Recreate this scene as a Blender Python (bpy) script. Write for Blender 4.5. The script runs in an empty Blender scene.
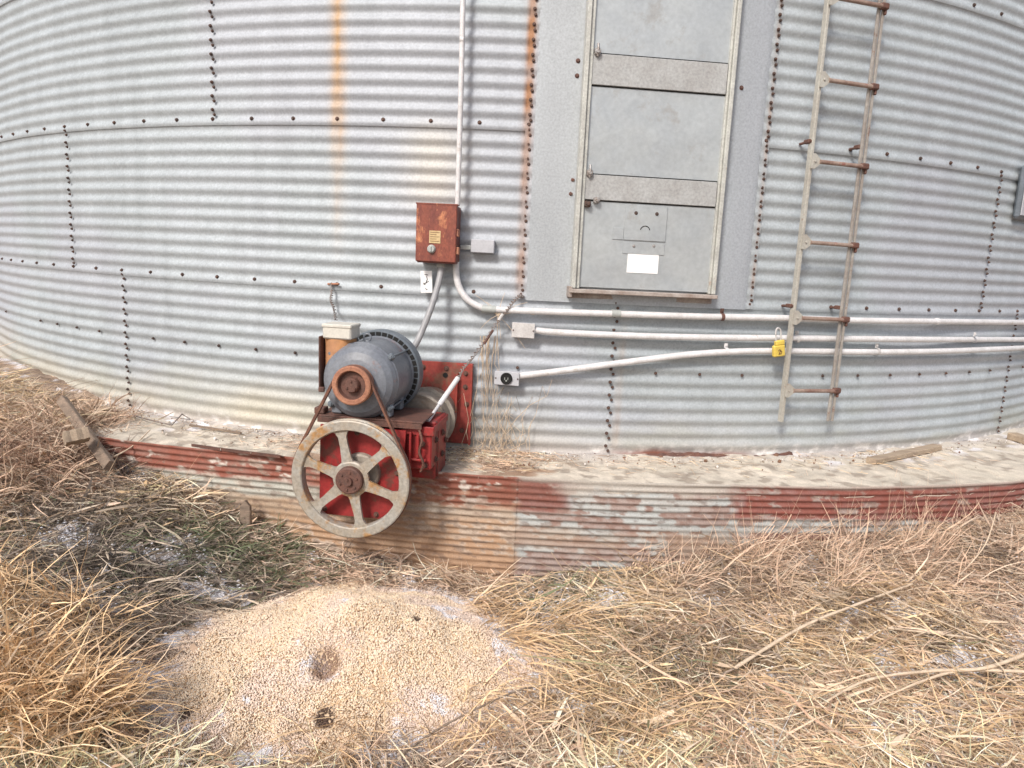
import bpy, math, random
import numpy as np
from mathutils import Vector, Matrix
random.seed(7); RNG = np.random.default_rng(11)
PI = math.pi
SC = bpy.context.scene
COL = SC.collection

# ------------------------------------------------------------------ measured layout (metres)
F, PITCH, ROLL, CX, CY = 670.7, .1604, .0490, 13.08, -14.58
R, YC, CZ = 5.6483, 3.3877 + 5.6483, .8128 + .1686      # bin radius, bin axis, eye height over the slab
S0, PT, SH, RING = -.6815 * 5.6483, .238125, .016, .8128
PITCHC = RING / 12
cp, sp, cr, sr = math.cos(PITCH), math.sin(PITCH), math.cos(ROLL), math.sin(ROLL)

def ray(px, py):
    a = (px - 512 - CX) / F; b = (py - 384 - CY) / F
    u = a * cr + b * sr; v = -a * sr + b * cr
    return np.array([u, cp - v * sp, -sp - v * cp])
def on_wall(px, py, r=0.0):            # -> (s, z): arc length and height on the bin, r in front of it
    d = ray(px, py); rr = R + r
    a = d[0]**2 + d[1]**2; b = -2 * YC * d[1]; c = YC * YC - rr * rr
    t = (-b - math.sqrt(b * b - 4 * a * c)) / (2 * a)
    p = np.array([0, 0, CZ]) + t * d
    return math.atan2(p[0], YC - p[1]) * R, p[2]
def W(s, z, r=0.0):                    # wall coordinates -> world
    th = s / R
    return Vector(((R + r) * math.sin(th), YC - (R + r) * math.cos(th), z))
def wp(px, py, r=0.0):
    s, z = on_wall(px, py, r); return W(s, z, r)
def bs(k):                             # arc position of seam bolt k
    return S0 + k * PT + (SH if k > 21.5 else 0)

# ------------------------------------------------------------------ noise
def _h(ix, iy, seed):
    n = (ix.astype(np.int64) * 374761393 + iy.astype(np.int64) * 668265263 + seed * 1442695041) & 0xffffffff
    n = ((n ^ (n >> 13)) * 1274126177) & 0xffffffff
    return ((n ^ (n >> 16)) & 0xffff) / 65535.0
def vn(x, y, seed=0):
    x = np.asarray(x, float); y = np.asarray(y, float)
    ix = np.floor(x); iy = np.floor(y); fx = x - ix; fy = y - iy
    fx = fx * fx * (3 - 2 * fx); fy = fy * fy * (3 - 2 * fy)
    a = _h(ix, iy, seed); b = _h(ix + 1, iy, seed); c = _h(ix, iy + 1, seed); d = _h(ix + 1, iy + 1, seed)
    return (a * (1 - fx) + b * fx) * (1 - fy) + (c * (1 - fx) + d * fx) * fy
def fbm(x, y, seed=0, o=4):
    t = 0; a = .5; s = 0
    for i in range(o):
        t = t + a * vn(x * 2**i, y * 2**i, seed + i * 17); s += a; a *= .5
    return t / s
def ss(a, b, x):
    t = np.clip((np.asarray(x, float) - a) / (b - a), 0, 1); return t * t * (3 - 2 * t)
def mixc(c, k, f):
    f = np.clip(f, 0, 1)[..., None]; return c * (1 - f) + np.array(k) * f

# ------------------------------------------------------------------ materials
def new_mat(name):
    m = bpy.data.materials.new(name); m.use_nodes = True
    nt = m.node_tree; b = nt.nodes['Principled BSDF']; return m, nt, b
def mat(name, c1, c2=None, scale=20, dent=0, rough=.6, metal=0.0, bump=.0, c3=None, s3=6, t3=.55, spec=.5, attr=False, fine=.12, stretch=(1, 1, 1), t=(.35, .68)):
    m, nt, b = new_mat(name); N = nt.nodes; L = nt.links
    tc = N.new('ShaderNodeTexCoord'); mp = N.new('ShaderNodeMapping'); mp.inputs['Scale'].default_value = stretch
    L.new(tc.outputs['Object'], mp.inputs[0])
    def noise(sc, det=6, rg=.6):
        n = N.new('ShaderNodeTexNoise'); n.inputs['Scale'].default_value = sc; n.inputs['Detail'].default_value = det
        n.inputs['Roughness'].default_value = rg; L.new(mp.outputs[0], n.inputs[0]); return n.outputs['Fac']
    def ramp(f, a, bb):
        r = N.new('ShaderNodeMapRange'); r.inputs['From Min'].default_value = a; r.inputs['From Max'].default_value = bb
        L.new(f, r.inputs['Value']); return r.outputs[0]
    def mix(f, a, bb, mode='MIX'):
        x = N.new('ShaderNodeMix'); x.data_type = 'RGBA'; x.blend_type = mode
        if hasattr(f, 'default_value') and not isinstance(f, float): L.new(f, x.inputs[0])
        else: x.inputs[0].default_value = f
        for i, v in ((6, a), (7, bb)):
            if isinstance(v, tuple): x.inputs[i].default_value = (*v, 1)
            else: L.new(v, x.inputs[i])
        return x.outputs[2]
    if attr:
        at = N.new('ShaderNodeAttribute'); at.attribute_name = 'Col'; col = at.outputs['Color']
    else:
        col = mix(ramp(noise(scale), *t), c1, c2 or c1)
    if c3: col = mix(ramp(noise(s3, 8, .7), t3, t3 + .08), col, c3)
    g = ramp(noise(scale * 7, 3), .3, .7)
    gm = mix(g, (1 - fine,) * 3, (1 + fine * .6,) * 3)
    col = mix(1.0, col, gm, 'MULTIPLY')
    L.new(col, b.inputs['Base Color'])
    b.inputs['Roughness'].default_value = rough; b.inputs['Metallic'].default_value = metal
    b.inputs['Specular IOR Level'].default_value = spec
    if dent:
        b0 = N.new('ShaderNodeBump'); b0.inputs['Strength'].default_value = dent; b0.inputs['Distance'].default_value = .03
        L.new(noise(2.6, 2, .5), b0.inputs['Height']); L.new(b0.outputs[0], b.inputs['Normal'])
    if bump:
        bp = N.new('ShaderNodeBump'); bp.inputs['Strength'].default_value = bump; bp.inputs['Distance'].default_value = .004
        L.new(noise(scale * 3, 8, .65), bp.inputs['Height']); L.new(bp.outputs[0], b.inputs['Normal'])
        if dent: L.new(b0.outputs[0], bp.inputs['Normal'])
    return m
MT = {}
MT['wall'] = mat('galvanised sheet', (0, 0, 0), attr=True, scale=14, rough=.62, metal=.15, bump=.15, fine=.16)
MT['skirt'] = mat('rusted skirt sheet', (0, 0, 0), attr=True, scale=25, rough=.8, bump=.35, fine=.22)
MT['ledge'] = mat('concrete ledge', (0, 0, 0), attr=True, scale=25, rough=.95, bump=.6, fine=.2)
MT['ground'] = mat('matted ground', (0, 0, 0), attr=True, scale=30, rough=1, bump=1.0, fine=.5)
MT['straw'] = mat('dry straw', (0, 0, 0), attr=True, scale=9, rough=.7, fine=.15, spec=.3)
MT['grain'] = mat('grain kernels', (0, 0, 0), attr=True, scale=30, rough=.6, fine=.1, spec=.3)
MT['panel'] = mat('flat galvanised panel', (.50, .53, .55), (.38, .41, .45), scale=9, rough=.48, metal=.35, bump=.05, fine=.16, stretch=(1, 1, .5))
MT['door'] = mat('spangled door steel', (.46, .49, .50), (.40, .43, .45), scale=6, rough=.40, metal=.35, bump=.04, fine=.09, dent=.6, c3=(.38, .385, .38), s3=5, t3=.58)
MT['doorframe'] = mat('weathered door frame', (.56, .57, .53), (.43, .43, .40), scale=12, rough=.55, metal=.2, fine=.2, c3=(.34, .2, .12), s3=9, t3=.66)
MT['crossbar'] = mat('dusty crossbar', (.41, .42, .42), (.34, .34, .335), scale=12, rough=.6, metal=.1, fine=.2)
MT['sill'] = mat('rusty sill', (.42, .38, .35), (.26, .20, .17), scale=14, rough=.7, fine=.2)
MT['bolt'] = mat('rusty bolt', (.07, .055, .05), (.15, .08, .06), scale=60, rough=.7, metal=.3)
MT['zincbolt'] = mat('zinc bolt', (.45, .45, .45), (.25, .2, .17), scale=60, rough=.5, metal=.5)
MT['pvc'] = mat('white conduit', (.70, .69, .70), (.56, .55, .55), scale=14, rough=.45, fine=.12, c3=(.46, .42, .38), s3=11, t3=.62)
MT['greypipe'] = mat('grey conduit', (.33, .33, .34), (.26, .26, .27), scale=14, rough=.45, fine=.08)
MT['coupling'] = mat('grey coupling', (.42, .44, .42), (.34, .36, .35), scale=30, rough=.5)
MT['greybox'] = mat('grey box', (.50, .51, .55), (.42, .43, .46), scale=14, rough=.5, fine=.08)
MT['jbox'] = mat('pale junction box', (.58, .57, .56), (.46, .44, .43), scale=20, rough=.55, fine=.15)
MT['redbox'] = mat('rusted red enamel', (.17, .045, .035), (.27, .075, .045), scale=13, rough=.38, bump=.15, c3=(.50, .20, .10), s3=9, t3=.56, stretch=(1.5, 1.5, .8), fine=.3)
MT['redboxshade'] = mat('shaded rusted enamel', (.13, .035, .03), (.20, .06, .04), scale=14, rough=.5, bump=.2, fine=.25)  # darker copy of the red enamel, side shade put into the colour
MT['plate'] = mat('yellowed nameplate', (.62, .47, .26), (.50, .36, .18), scale=60, rough=.6, fine=.2)
MT['white'] = mat('white paper', (.85, .85, .85), (.80, .80, .80), scale=20, rough=.7, fine=.04)
MT['black'] = mat('black ink', (.03, .03, .03), (.05, .045, .04), scale=40, rough=.6)
MT['yellow'] = mat('yellow enamel', (.72, .55, .10), (.58, .42, .09), scale=20, rough=.4, fine=.1)
MT['brownmark'] = mat('brown ink', (.16, .08, .03), rough=.6)
MT['motor'] = mat('blue grey motor paint', (.15, .165, .195), (.21, .225, .25), scale=11, rough=.38, bump=.15, c3=(.24, .14, .13), s3=9, t3=.59, fine=.18)
MT['fan'] = mat('fan cover paint', (.15, .175, .205), (.11, .13, .15), scale=12, rough=.45, bump=.1, c3=(.38, .22, .12), s3=8, t3=.66, fine=.15)
MT['slot'] = mat('dark slot', (.012, .012, .012), rough=.9)
MT['rust'] = mat('orange rust', (.28, .12, .075), (.42, .20, .12), scale=18, rough=.75, bump=.4, c3=(.17, .06, .045), s3=15, t3=.58, fine=.25)
MT['darkrust'] = mat('dark rust', (.095, .05, .04), (.16, .07, .05), scale=24, rough=.7, bump=.5, fine=.3)
MT['red'] = mat('old red paint', (.33, .028, .028), (.20, .022, .022), scale=9, rough=.45, bump=.2, c3=(.15, .045, .035), s3=12, t3=.54, fine=.2)
MT['redorange'] = mat('faded red plate', (.34, .055, .04), (.22, .04, .035), scale=7, rough=.5, bump=.2, c3=(.20, .09, .06), s3=9, t3=.54, fine=.25)
MT['wheel'] = mat('worn cast wheel', (.38, .365, .33), (.36, .30, .23), scale=11, rough=.5, bump=.25, c3=(.40, .23, .10), s3=9, t3=.53, fine=.25, metal=.15)
MT['belt'] = mat('cracked belt', (.13, .065, .05), (.24, .11, .07), scale=30, rough=.85, fine=.25)
MT['tube'] = mat('weathered grey tube', (.36, .32, .27), (.26, .22, .18), scale=10, rough=.6, bump=.15, c3=(.34, .2, .13), s3=9, t3=.62, metal=.15, fine=.2)
MT['cream'] = mat('cream box', (.62, .60, .54), (.52, .50, .45), scale=15, rough=.5, fine=.1)
MT['rustbox'] = mat('orange rusted box', (.55, .27, .11), (.30, .16, .11), scale=5, rough=.6, bump=.2, c3=(.16, .11, .11), s3=6, t3=.6, fine=.2)
MT['rail'] = mat('galvanised rail', (.52, .51, .46), (.42, .39, .34), scale=12, rough=.5, metal=.25, c3=(.34, .2, .13), s3=14, t3=.63, fine=.15)
MT['railrust'] = mat('rusting rail', (.40, .38, .35), (.29, .25, .22), scale=10, rough=.6, metal=.2, c3=(.22, .12, .09), s3=14, t3=.58, fine=.2)
MT['rung'] = mat('rusting rung', (.20, .11, .085), (.38, .31, .26), scale=9, rough=.65, metal=.1, c3=(.25, .07, .05), s3=9, t3=.58, fine=.2)
MT['wood'] = mat('grey weathered wood', (.27, .20, .15), (.17, .13, .10), scale=10, rough=.9, bump=.5, stretch=(.3, 3, 3), fine=.3)
MT['woodtan'] = mat('tan weathered wood', (.42, .33, .24), (.30, .23, .17), scale=10, rough=.9, bump=.5, stretch=(.3, 3, 3), fine=.25)
MT['twig'] = mat('dry twig', (.28, .22, .17), (.20, .15, .11), scale=30, rough=.9, bump=.3)
MT['cane'] = mat('pale dry cane', (.66, .53, .40), (.50, .39, .28), scale=30, rough=.8, bump=.2)
MT['cable'] = mat('frayed wire', (.26, .25, .25), (.20, .14, .11), scale=40, rough=.5, metal=.4)
MT['snow'] = mat('snow', (.82, .82, .87), (.72, .70, .74), scale=40, rough=.8, bump=.6, fine=.1)
MT['roof'] = mat('galvanised roof', (.5, .51, .52), (.42, .43, .44), scale=4, rough=.45, metal=.4)

# ------------------------------------------------------------------ object helpers
def tag(o, label=None, cat=None, group=None, kind=None):
    if label: o['label'] = label
    if cat: o['category'] = cat
    if group: o['group'] = group
    if kind: o['kind'] = kind
    return o
def wloc(o):
    v = Vector((0, 0, 0))
    while o is not None: v = v + o.location; o = o.parent
    return v
def empty(name, loc, label, cat, group=None):
    o = bpy.data.objects.new(name, None); COL.objects.link(o); o.location = Vector(loc); o.empty_display_size = .05
    return tag(o, label, cat, group)
class MB:
    def __init__(s): s.v = []; s.f = []; s.sm = []
    def add(s, vs, fs, smooth=False):
        k = len(s.v); s.v += [Vector(a) for a in vs]; s.f += [tuple(i + k for i in f) for f in fs]; s.sm += [smooth] * len(fs); return s
    def obox(s, c, ax, ay, az, sx, sy, sz, bev=0.0):          # oriented box: centre, axes, full sizes, chamfered edges
        c, ax, ay, az = map(Vector, (c, ax, ay, az)); hx, hy, hz = sx / 2, sy / 2, sz / 2
        b = min(bev, hx * .9, hy * .9, hz * .9)
        if b <= 0:
            vs = [c + ax * hx * i + ay * hy * j + az * hz * k for i in (-1, 1) for j in (-1, 1) for k in (-1, 1)]
            return s.add(vs, [(0, 1, 3, 2), (4, 6, 7, 5), (0, 4, 5, 1), (2, 3, 7, 6), (0, 2, 6, 4), (1, 5, 7, 3)])
        vs = []; idx = {}
        for i in (-1, 1):
            for j in (-1, 1):
                for k in (-1, 1):
                    for q, (a, bb, d) in enumerate(((hx, hy - b, hz - b), (hx - b, hy, hz - b), (hx - b, hy - b, hz))):
                        idx[i, j, k, q] = len(vs); vs.append(c + ax * a * i + ay * bb * j + az * d * k)
        fs = []
        for i in (-1, 1):
            fs.append([idx[i, j, k, 0] for j, k in ((-1, -1), (1, -1), (1, 1), (-1, 1))])
            fs.append([idx[j, i, k, 1] for j, k in ((-1, -1), (1, -1), (1, 1), (-1, 1))])
            fs.append([idx[j, k, i, 2] for j, k in ((-1, -1), (1, -1), (1, 1), (-1, 1))])
        for i in (-1, 1):
            for j in (-1, 1):
                fs.append([idx[i, j, -1, 0], idx[i, j, 1, 0], idx[i, j, 1, 1], idx[i, j, -1, 1]])
                fs.append([idx[i, -1, j, 0], idx[i, 1, j, 0], idx[i, 1, j, 2], idx[i, -1, j, 2]])
                fs.append([idx[-1, i, j, 1], idx[1, i, j, 1], idx[1, i, j, 2], idx[-1, i, j, 2]])
                for k in (-1, 1): fs.append([idx[i, j, k, 0], idx[i, j, k, 1], idx[i, j, k, 2]])
        return s.add(vs, fs)
    def wbox(s, s0, s1, z0, z1, r0, r1, bev=0.0, tilt=0.0):    # box standing on the wall, square to it
        sm = (s0 + s1) / 2; th = sm / R
        n = Vector((math.sin(th), -math.cos(th), 0)); t = Vector((math.cos(th), math.sin(th), 0)); z = Vector((0, 0, 1))
        if tilt: t, z = t * math.cos(tilt) + z * math.sin(tilt), z * math.cos(tilt) - t * math.sin(tilt)
        return s.obox(W(sm, (z0 + z1) / 2, (r0 + r1) / 2), t, n, z, abs(s1 - s0), abs(r1 - r0), abs(z1 - z0), bev)
    def tube(s, pts, rad, n=10, cap=True):
        pts = [Vector(p) for p in pts]; m = len(pts)
        rad = rad if hasattr(rad, '__len__') else [rad] * m
        vs = []; up = None
        for i, p in enumerate(pts):
            d = (pts[min(i + 1, m - 1)] - pts[max(i - 1, 0)]).normalized()
            if up is None:
                up = Vector((0, 0, 1)) if abs(d.z) < .9 else Vector((1, 0, 0))
            x = d.cross(up).normalized(); up = x.cross(d).normalized()
            for k in range(n):
                a = 2 * PI * k / n; vs.append(p + (x * math.cos(a) + up * math.sin(a)) * rad[i])
        fs = [(i * n + k, i * n + (k + 1) % n, (i + 1) * n + (k + 1) % n, (i + 1) * n + k) for i in range(m - 1) for k in range(n)]
        s.add(vs, fs, True)
        if cap: s.add([vs[k] for k in range(n)], [tuple(range(n))]); s.add([vs[(m - 1) * n + k] for k in range(n)], [tuple(range(n))])
        return s
    def lathe(s, c, ax, prof, n=48, smooth=True):            # prof: (depth along axis, radius)
        c, ax = Vector(c), Vector(ax).normalized(); x = ax.cross(Vector((0, 0, 1))).normalized(); y = x.cross(ax)
        vs = [c + ax * d + (x * math.cos(2 * PI * k / n) + y * math.sin(2 * PI * k / n)) * r for d, r in prof for k in range(n)]
        # each band on its own vertices so profile corners stay crisp
        for i in range(len(prof) - 1):
            a = vs[i * n:(i + 1) * n] + vs[(i + 1) * n:(i + 2) * n]
            s.add(a, [(k, (k + 1) % n, n + (k + 1) % n, n + k) for k in range(n)], smooth)
        return s
    def prism(s, poly, dirv):                                 # closed outline pushed along a vector
        n = len(poly); a = [Vector(p) for p in poly]; b = [p + Vector(dirv) for p in a]
        s.add(a + b, [tuple(range(n)), tuple(range(2 * n - 1, n - 1, -1))] + [(k, (k + 1) % n, n + (k + 1) % n, n + k) for k in range(n)])
        return s
    def bolt(s, c, ax, r=.008, h=.008, washer=True):
        c, ax = Vector(c), Vector(ax).normalized()
        if washer: s.lathe(c, ax, [(0, r * 1.55), (h * .3, r * 1.5), (h * .3, 0)], 10, False)
        s.lathe(c, ax, [(h * .3, r), (h * .9, r), (h, r * .8), (h, 0)], 6, False); return s
    def build(s, name, m, parent=None, label=None, origin=None):
        off = wloc(parent) if parent else Vector(origin or (0, 0, 0))
        me = bpy.data.meshes.new(name); me.from_pydata([v - off for v in s.v], [], s.f); me.update()
        me.polygons.foreach_set('use_smooth', s.sm)
        me.materials.append(MT[m]); o = bpy.data.objects.new(name, me); COL.objects.link(o)
        if parent: o.parent = parent
        elif origin: o.location = Vector(origin)
        if label: o['label'] = label
        return o
def np_mesh(name, V, Q, C, m, parent=None, smooth=True, origin=(0, 0, 0)):
    off = np.array(wloc(parent)) if parent else np.array(origin, float)
    me = bpy.data.meshes.new(name); nv, nq, k = len(V), len(Q), Q.shape[1]
    me.vertices.add(nv); me.vertices.foreach_set('co', (V - off).astype(np.float32).ravel())
    me.loops.add(nq * k); me.loops.foreach_set('vertex_index', Q.astype(np.int32).ravel())
    me.polygons.add(nq); me.polygons.foreach_set('loop_start', np.arange(nq, dtype=np.int32) * k)
    me.polygons.foreach_set('loop_total', np.full(nq, k, np.int32)); me.polygons.foreach_set('use_smooth', np.full(nq, smooth))
    me.update(calc_edges=True)
    if C is not None:
        a = me.color_attributes.new('Col', 'FLOAT_COLOR', 'POINT'); c4 = np.ones((nv, 4), np.float32); c4[:, :3] = C
        a.data.foreach_set('color', c4.ravel())
    me.materials.append(MT[m]); o = bpy.data.objects.new(name, me); COL.objects.link(o)
    if parent: o.parent = parent
    else: o.location = origin
    return o
def grid(nu, nv):
    i = np.arange(nu - 1)[:, None] * nv + np.arange(nv - 1)[None, :]
    return np.stack([i, i + nv, i + nv + 1, i + 1], -1).reshape(-1, 4)

# ------------------------------------------------------------------ the grain bin
BIN = empty('grain_bin', (0, YC, 0), 'large round grain bin of corrugated galvanised steel with bolted seams', 'grain bin')
AMP = .0053
SCOL = {}
def sheet_color(s, z, k):
    base = np.empty(s.shape + (3,)); base[:] = (.375, .412, .435)
    v = .92 + .16 * fbm(s * 1.3, z * 1.3, 3) + .05 * (random.random() - .5)
    st = fbm(s * 16, z * 1.2, 9); v = v * (.88 + .22 * st)
    v = v * (.93 + .14 * vn(s * 75, z * 75, 4))
    v = v * (1 + .16 * ss(.5, 3.2, s) + .08 * ss(-2, -3.5, s)); base = base * v[..., None]  # sunlight made up in the colour: lighter toward the right where sun weakens
    base = mixc(base, (.40, .40, .46), ss(.52, .75, fbm(s * .9 + 4, z * 1.1, 21)) * .35)
    base = mixc(base, (.56, .49, .35), ss(.50, .0, z + .25 * fbm(s * 2, z * 3, 8) + .10 * ss(-1.2, .6, s)) * (.80 - .45 * ss(-1.3, .8, s)))
    base = mixc(base, (.36, .37, .32), ss(.45, 0, z) * ss(.45, .7, fbm(s * 3, z * 8, 14)) * .5)
    # orange run below the seam bolt left of the switch box
    w = .030 + .012 * fbm(z * 4, z * 0, 5)
    f = np.exp(-((s - bs(12) - .012 * (fbm(z * 3, z * 0 + 7, 6) - .5)) / w)**2) * (.35 + .65 * ss(1.25, 1.75, z)) * ss(.85, 1.25, z)
    base = mixc(base, (.44, .29, .16), f * (.45 + .55 * vn(s * 110, z * 2.5, 3)))
    # rust along the bolted joint beside the door panel
    f = np.exp(-((s - bs(16) + .006) / .020)**2) * ss(.75, .9, z)
    base = mixc(base, (.32, .16, .08), f * (.6 + .9 * vn(s * 40, z * 14, 12)) * (.55 + .45 * ss(1.2, 1.9, z)))
    f = np.exp(-((s - bs(21) - .004) / .010)**2) * ss(.75, .9, z)
    base = mixc(base, (.40, .26, .18), f * .6 * vn(s * 40, z * 14, 15))
    f = np.exp(-((s - .49) / .014)**2) * ss(.82, .4, z)
    base = mixc(base, (.40, .26, .16), f * .35 * (.4 + vn(s * 50, z * 9, 15)))
    # cream haze left of the switch box riser, soot near the base
    f = np.exp(-((s + .5) / .14)**2) * ss(1.15, 1.3, z) * ss(1.7, 1.5, z)
    base = mixc(base, (.60, .53, .40), f * .35)
    f = ss(.085, .0, z + .05 * (fbm(s * 6, z * 6, 31) - .5)) 
    base = mixc(base, (.46, .42, .40), f * .7)
    base = mixc(base, (.70, .68, .66), f * ss(.58, .66, fbm(s * 30, z * 30, 33)))
    f = ss(.045, .0, z + .04 * (fbm(s * 7, z * 7, 41) - .5)) * ss(.40, .6, s) * ss(1.35, 1.1, s)
    base = mixc(base, (.20, .07, .045), f)
    return base
def sheet(s0, s1, z0, z1, ph, dr, parent, flat=False, step=.02):
    nu = int((s1 - s0) / step) + 2; nv = int((z1 - z0) / (PITCHC / 12)) + 2
    s = np.linspace(s0, s1, nu)[:, None] + np.zeros((1, nv)); z = np.linspace(z0, z1, nv)[None, :] + np.zeros((nu, 1))
    r = dr + AMP * np.cos(2 * PI * (z - (.8128 - ph * PITCHC)) / PITCHC)
    r = r + .008 * (fbm(s * 1.1, z * 2.2, 77) - .5) + .004 * (fbm(s * 5, z * 5, 78) - .5)
    rr = R + r; th = s / R
    V = np.stack([rr * np.sin(th), YC - rr * np.cos(th), z], -1).reshape(-1, 3)
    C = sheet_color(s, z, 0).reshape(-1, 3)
    return np_mesh('wall_sheet', V, grid(nu, nv), C, 'wall', parent)
PH = .18
LAP = .40 * PITCHC
ring_seams = [  # (ring bottom z, ring top z, [k seams])
    (0.0, RING, [-30, -18, -6, 6, 18, 30, 42]),
    (RING, 2 * RING, [-32, -20, -8, 4, 16, None, 21, 28, 40]),
    (2 * RING, 3 * RING, [-27, -15, -3, 9, 16, None, 21, 33, 45]),
    (3 * RING, 4 * RING, [-32, -20, -8, 4, 16, 28, 40]),
    (4 * RING, 5 * RING, [-27, -15, -3, 9, 21, 33, 45])]
for q, (z0, z1, ks) in enumerate(ring_seams):
    for a, b in zip(ks[:-1], ks[1:]):
        if a is None or b is None: continue
        far = bs(b) < -4.5 or bs(a) > 4.5 or q > 3
        lo = z0 - (LAP if q else 0)
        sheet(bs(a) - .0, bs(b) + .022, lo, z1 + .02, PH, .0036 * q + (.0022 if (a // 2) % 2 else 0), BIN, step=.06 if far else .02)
# the rest of the round wall, and the roof
m = MB(); ts = np.linspace(bs(40) / R, 2 * PI + bs(-27) / R, 60)
vs = [Vector(((R - .01) * math.sin(t), YC - (R - .01) * math.cos(t), z)) for t in ts for z in (0, 5 * RING)]
m.add(vs, [(2 * i, 2 * i + 2, 2 * i + 3, 2 * i + 1) for i in range(len(ts) - 1)], True).build('back_wall', 'roof', BIN)
m = MB(); n = 72
for k in range(n):
    a, b = 2 * PI * k / n, 2 * PI * (k + 1) / n
    P = lambda t, rr, z: Vector((rr * math.sin(t), YC - rr * math.cos(t), z))
    m.add([P(a, R + .06, 5 * RING), P(b, R + .06, 5 * RING), P(b, .4, 5 * RING + 2.7), P(a, .4, 5 * RING + 2.7)], [(0, 1, 2, 3)])
    m.tube([P(a, R + .06, 5 * RING + .012), P(a, .4, 5 * RING + 2.712)], .012, 4)
m.build('roof', 'roof', BIN)

# bolts of the wall: the hundred nearest are parts, the rest one mass
bolts = []
for k in range(-6, 38):
    th = bs(k) / R
    for zz in (RING, 2 * RING, 3 * RING):
        if k in (17, 18, 19, 20) and zz != 3 * RING: continue
        bolts.append((bs(k), zz + .003, .0068))
    if k not in (0, 1, 6, 12, 18, 30): bolts.append((bs(k), RING - .3715, .0055))
def vseam(k, z0, z1):
    i = 0; z = z0 + PITCHC * .5
    while z < z1 - .02:
        bolts.append((bs(k) + .003, z + .22 * PITCHC, .0058)); bolts.append((bs(k) + (.008 if k in (16, 21) else .016), z - .16 * PITCHC, .0053)); z += PITCHC
for k in (-6, 6, 18, 30): vseam(k, 0, RING)
for k in (-8, 4, 16, 21, 28): vseam(k, RING, 2 * RING)
for k in (-3, 9, 16, 21, 33): vseam(k, 2 * RING, 3 * RING)
bolts.sort(key=lambda b: (W(b[0], b[1]) - Vector((0, 0, CZ))).length)
proto = None; rest = MB()
for i, (s, z, r) in enumerate(bolts):
    th = s / R; n = Vector((math.sin(th), -math.cos(th), 0)); c = W(s, z, .0065 + .0036 * int((z - .01) / RING))
    if i < 100:
        if proto is None:
            proto = MB().bolt((0, 0, 0), (0, -1, 0), .008, .010).build('bolt', 'bolt'); o = proto
        else: o = proto.copy(); COL.objects.link(o)
        o.parent = BIN; o.location = c - BIN.location; o.rotation_euler = (0, 0, th); o.scale = (r / .008,) * 3
    else: rest.bolt(c, n, r, .010)
tag(rest.build('bolts', 'bolt', BIN), kind='stuff')

# flat panel round the door
pl, pr = bs(16) + .028, bs(21) - .018
nu, nv = 60, 80
s = np.linspace(pl, pr, nu)[:, None] + np.zeros((1, nv)); z = np.linspace(.787, 2.46, nv)[None, :] + np.zeros((nu, 1))
rr = R + .0135 + .006 * (fbm(s * 2, z * 2, 71) - .5) - 0.004 * (s > pr - .001); th = s / R
C = np.empty(s.shape + (3,)); C[:] = (.40, .43, .455); C = C * (.84 + .32 * fbm(s * 5, z * 2, 55))[..., None]
C = mixc(C, (.33, .355, .395), ss(.9, 1.05, s) * .6); C = mixc(C, (.33, .35, .37), ss(.16, .05, abs(s - .13)) * .35)
np_mesh('door_surround', np.stack([rr * np.sin(th), YC - rr * np.cos(th), z], -1).reshape(-1, 3), grid(nu, nv), C.reshape(-1, 3), 'wall', BIN)
# transition strips between the flat panel and the corrugation (pressed flat under the bolts)
for a, b in ((bs(16) - .016, pl + .006), (pr - .006, bs(21) + .02)):
    nu, nv = 4, 200
    s = np.linspace(a, b, nu)[:, None] + np.zeros((1, nv)); z = np.linspace(.79, 2.46, nv)[None, :] + np.zeros((nu, 1))
    rr = R + .0115 + .0 * s + .5 * AMP * np.cos(2 * PI * (z - (.8128 - PH * PITCHC)) / PITCHC); th = s / R
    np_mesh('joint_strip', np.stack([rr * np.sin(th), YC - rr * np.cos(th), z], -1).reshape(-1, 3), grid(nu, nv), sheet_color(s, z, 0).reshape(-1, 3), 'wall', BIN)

# ---- door
DS0, DS1, DZ0, DZ1 = .201, .934, .838, 2.40
sc_ = (DS0 + DS1) / 2
DOOR = MB().wbox(DS0 + .03, DS1 - .03, DZ0 + .03, DZ1 - .02, .018, .030).build('door', 'door', BIN)
m = MB()
for a, b in ((DS0, DS0 + .030), (DS1 - .026, DS1)): m.wbox(sc_ - (sc_ - a), b, DZ0 + .02, DZ1, .0, .0) if False else None
th = sc_ / R; dn = Vector((math.sin(th), -math.cos(th), 0)); dt = Vector((math.cos(th), math.sin(th), 0)); dz = Vector((0, 0, 1))
dc = W(sc_, 0, 0)
def dbox(mb, x0, x1, z0, z1, r0, r1, bev=0):       # square to the door plane, x from its middle
    return mb.obox(dc + dt * (x0 + x1) / 2 + dn * (r0 + r1) / 2 + dz * (z0 + z1) / 2, dt, dn, dz, x1 - x0, r1 - r0, z1 - z0, bev)
hw = (DS1 - DS0) / 2
dbox(m, -hw, -hw + .022, DZ0 + .022, DZ1, .004, .060, .003); dbox(m, -hw + .0225, -hw + .042, DZ0 + .022, DZ1, .004, .046, .003)
dbox(m, hw - .020, hw, DZ0 + .022, DZ1, .004, .060, .003); dbox(m, hw - .032, hw - .0205, DZ0 + .022, DZ1, .004, .046, .003)
dbox(m, -hw + .002, hw - .002, DZ1 + .001, DZ1 + .03, .0, .062, .003)
m.build('frame', 'doorframe', DOOR)
m = MB(); dbox(m, -hw - .012, hw + .004, DZ0, DZ0 + .020, -.004, .085, .003); dbox(m, -hw - .010, hw + .002, DZ0 - .028, DZ0 - .002, -.004, .012, .002)
dbox(m, -hw - .014, -hw + .004, DZ0 - .022, DZ0 + .03, .0, .070, .002)
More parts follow.
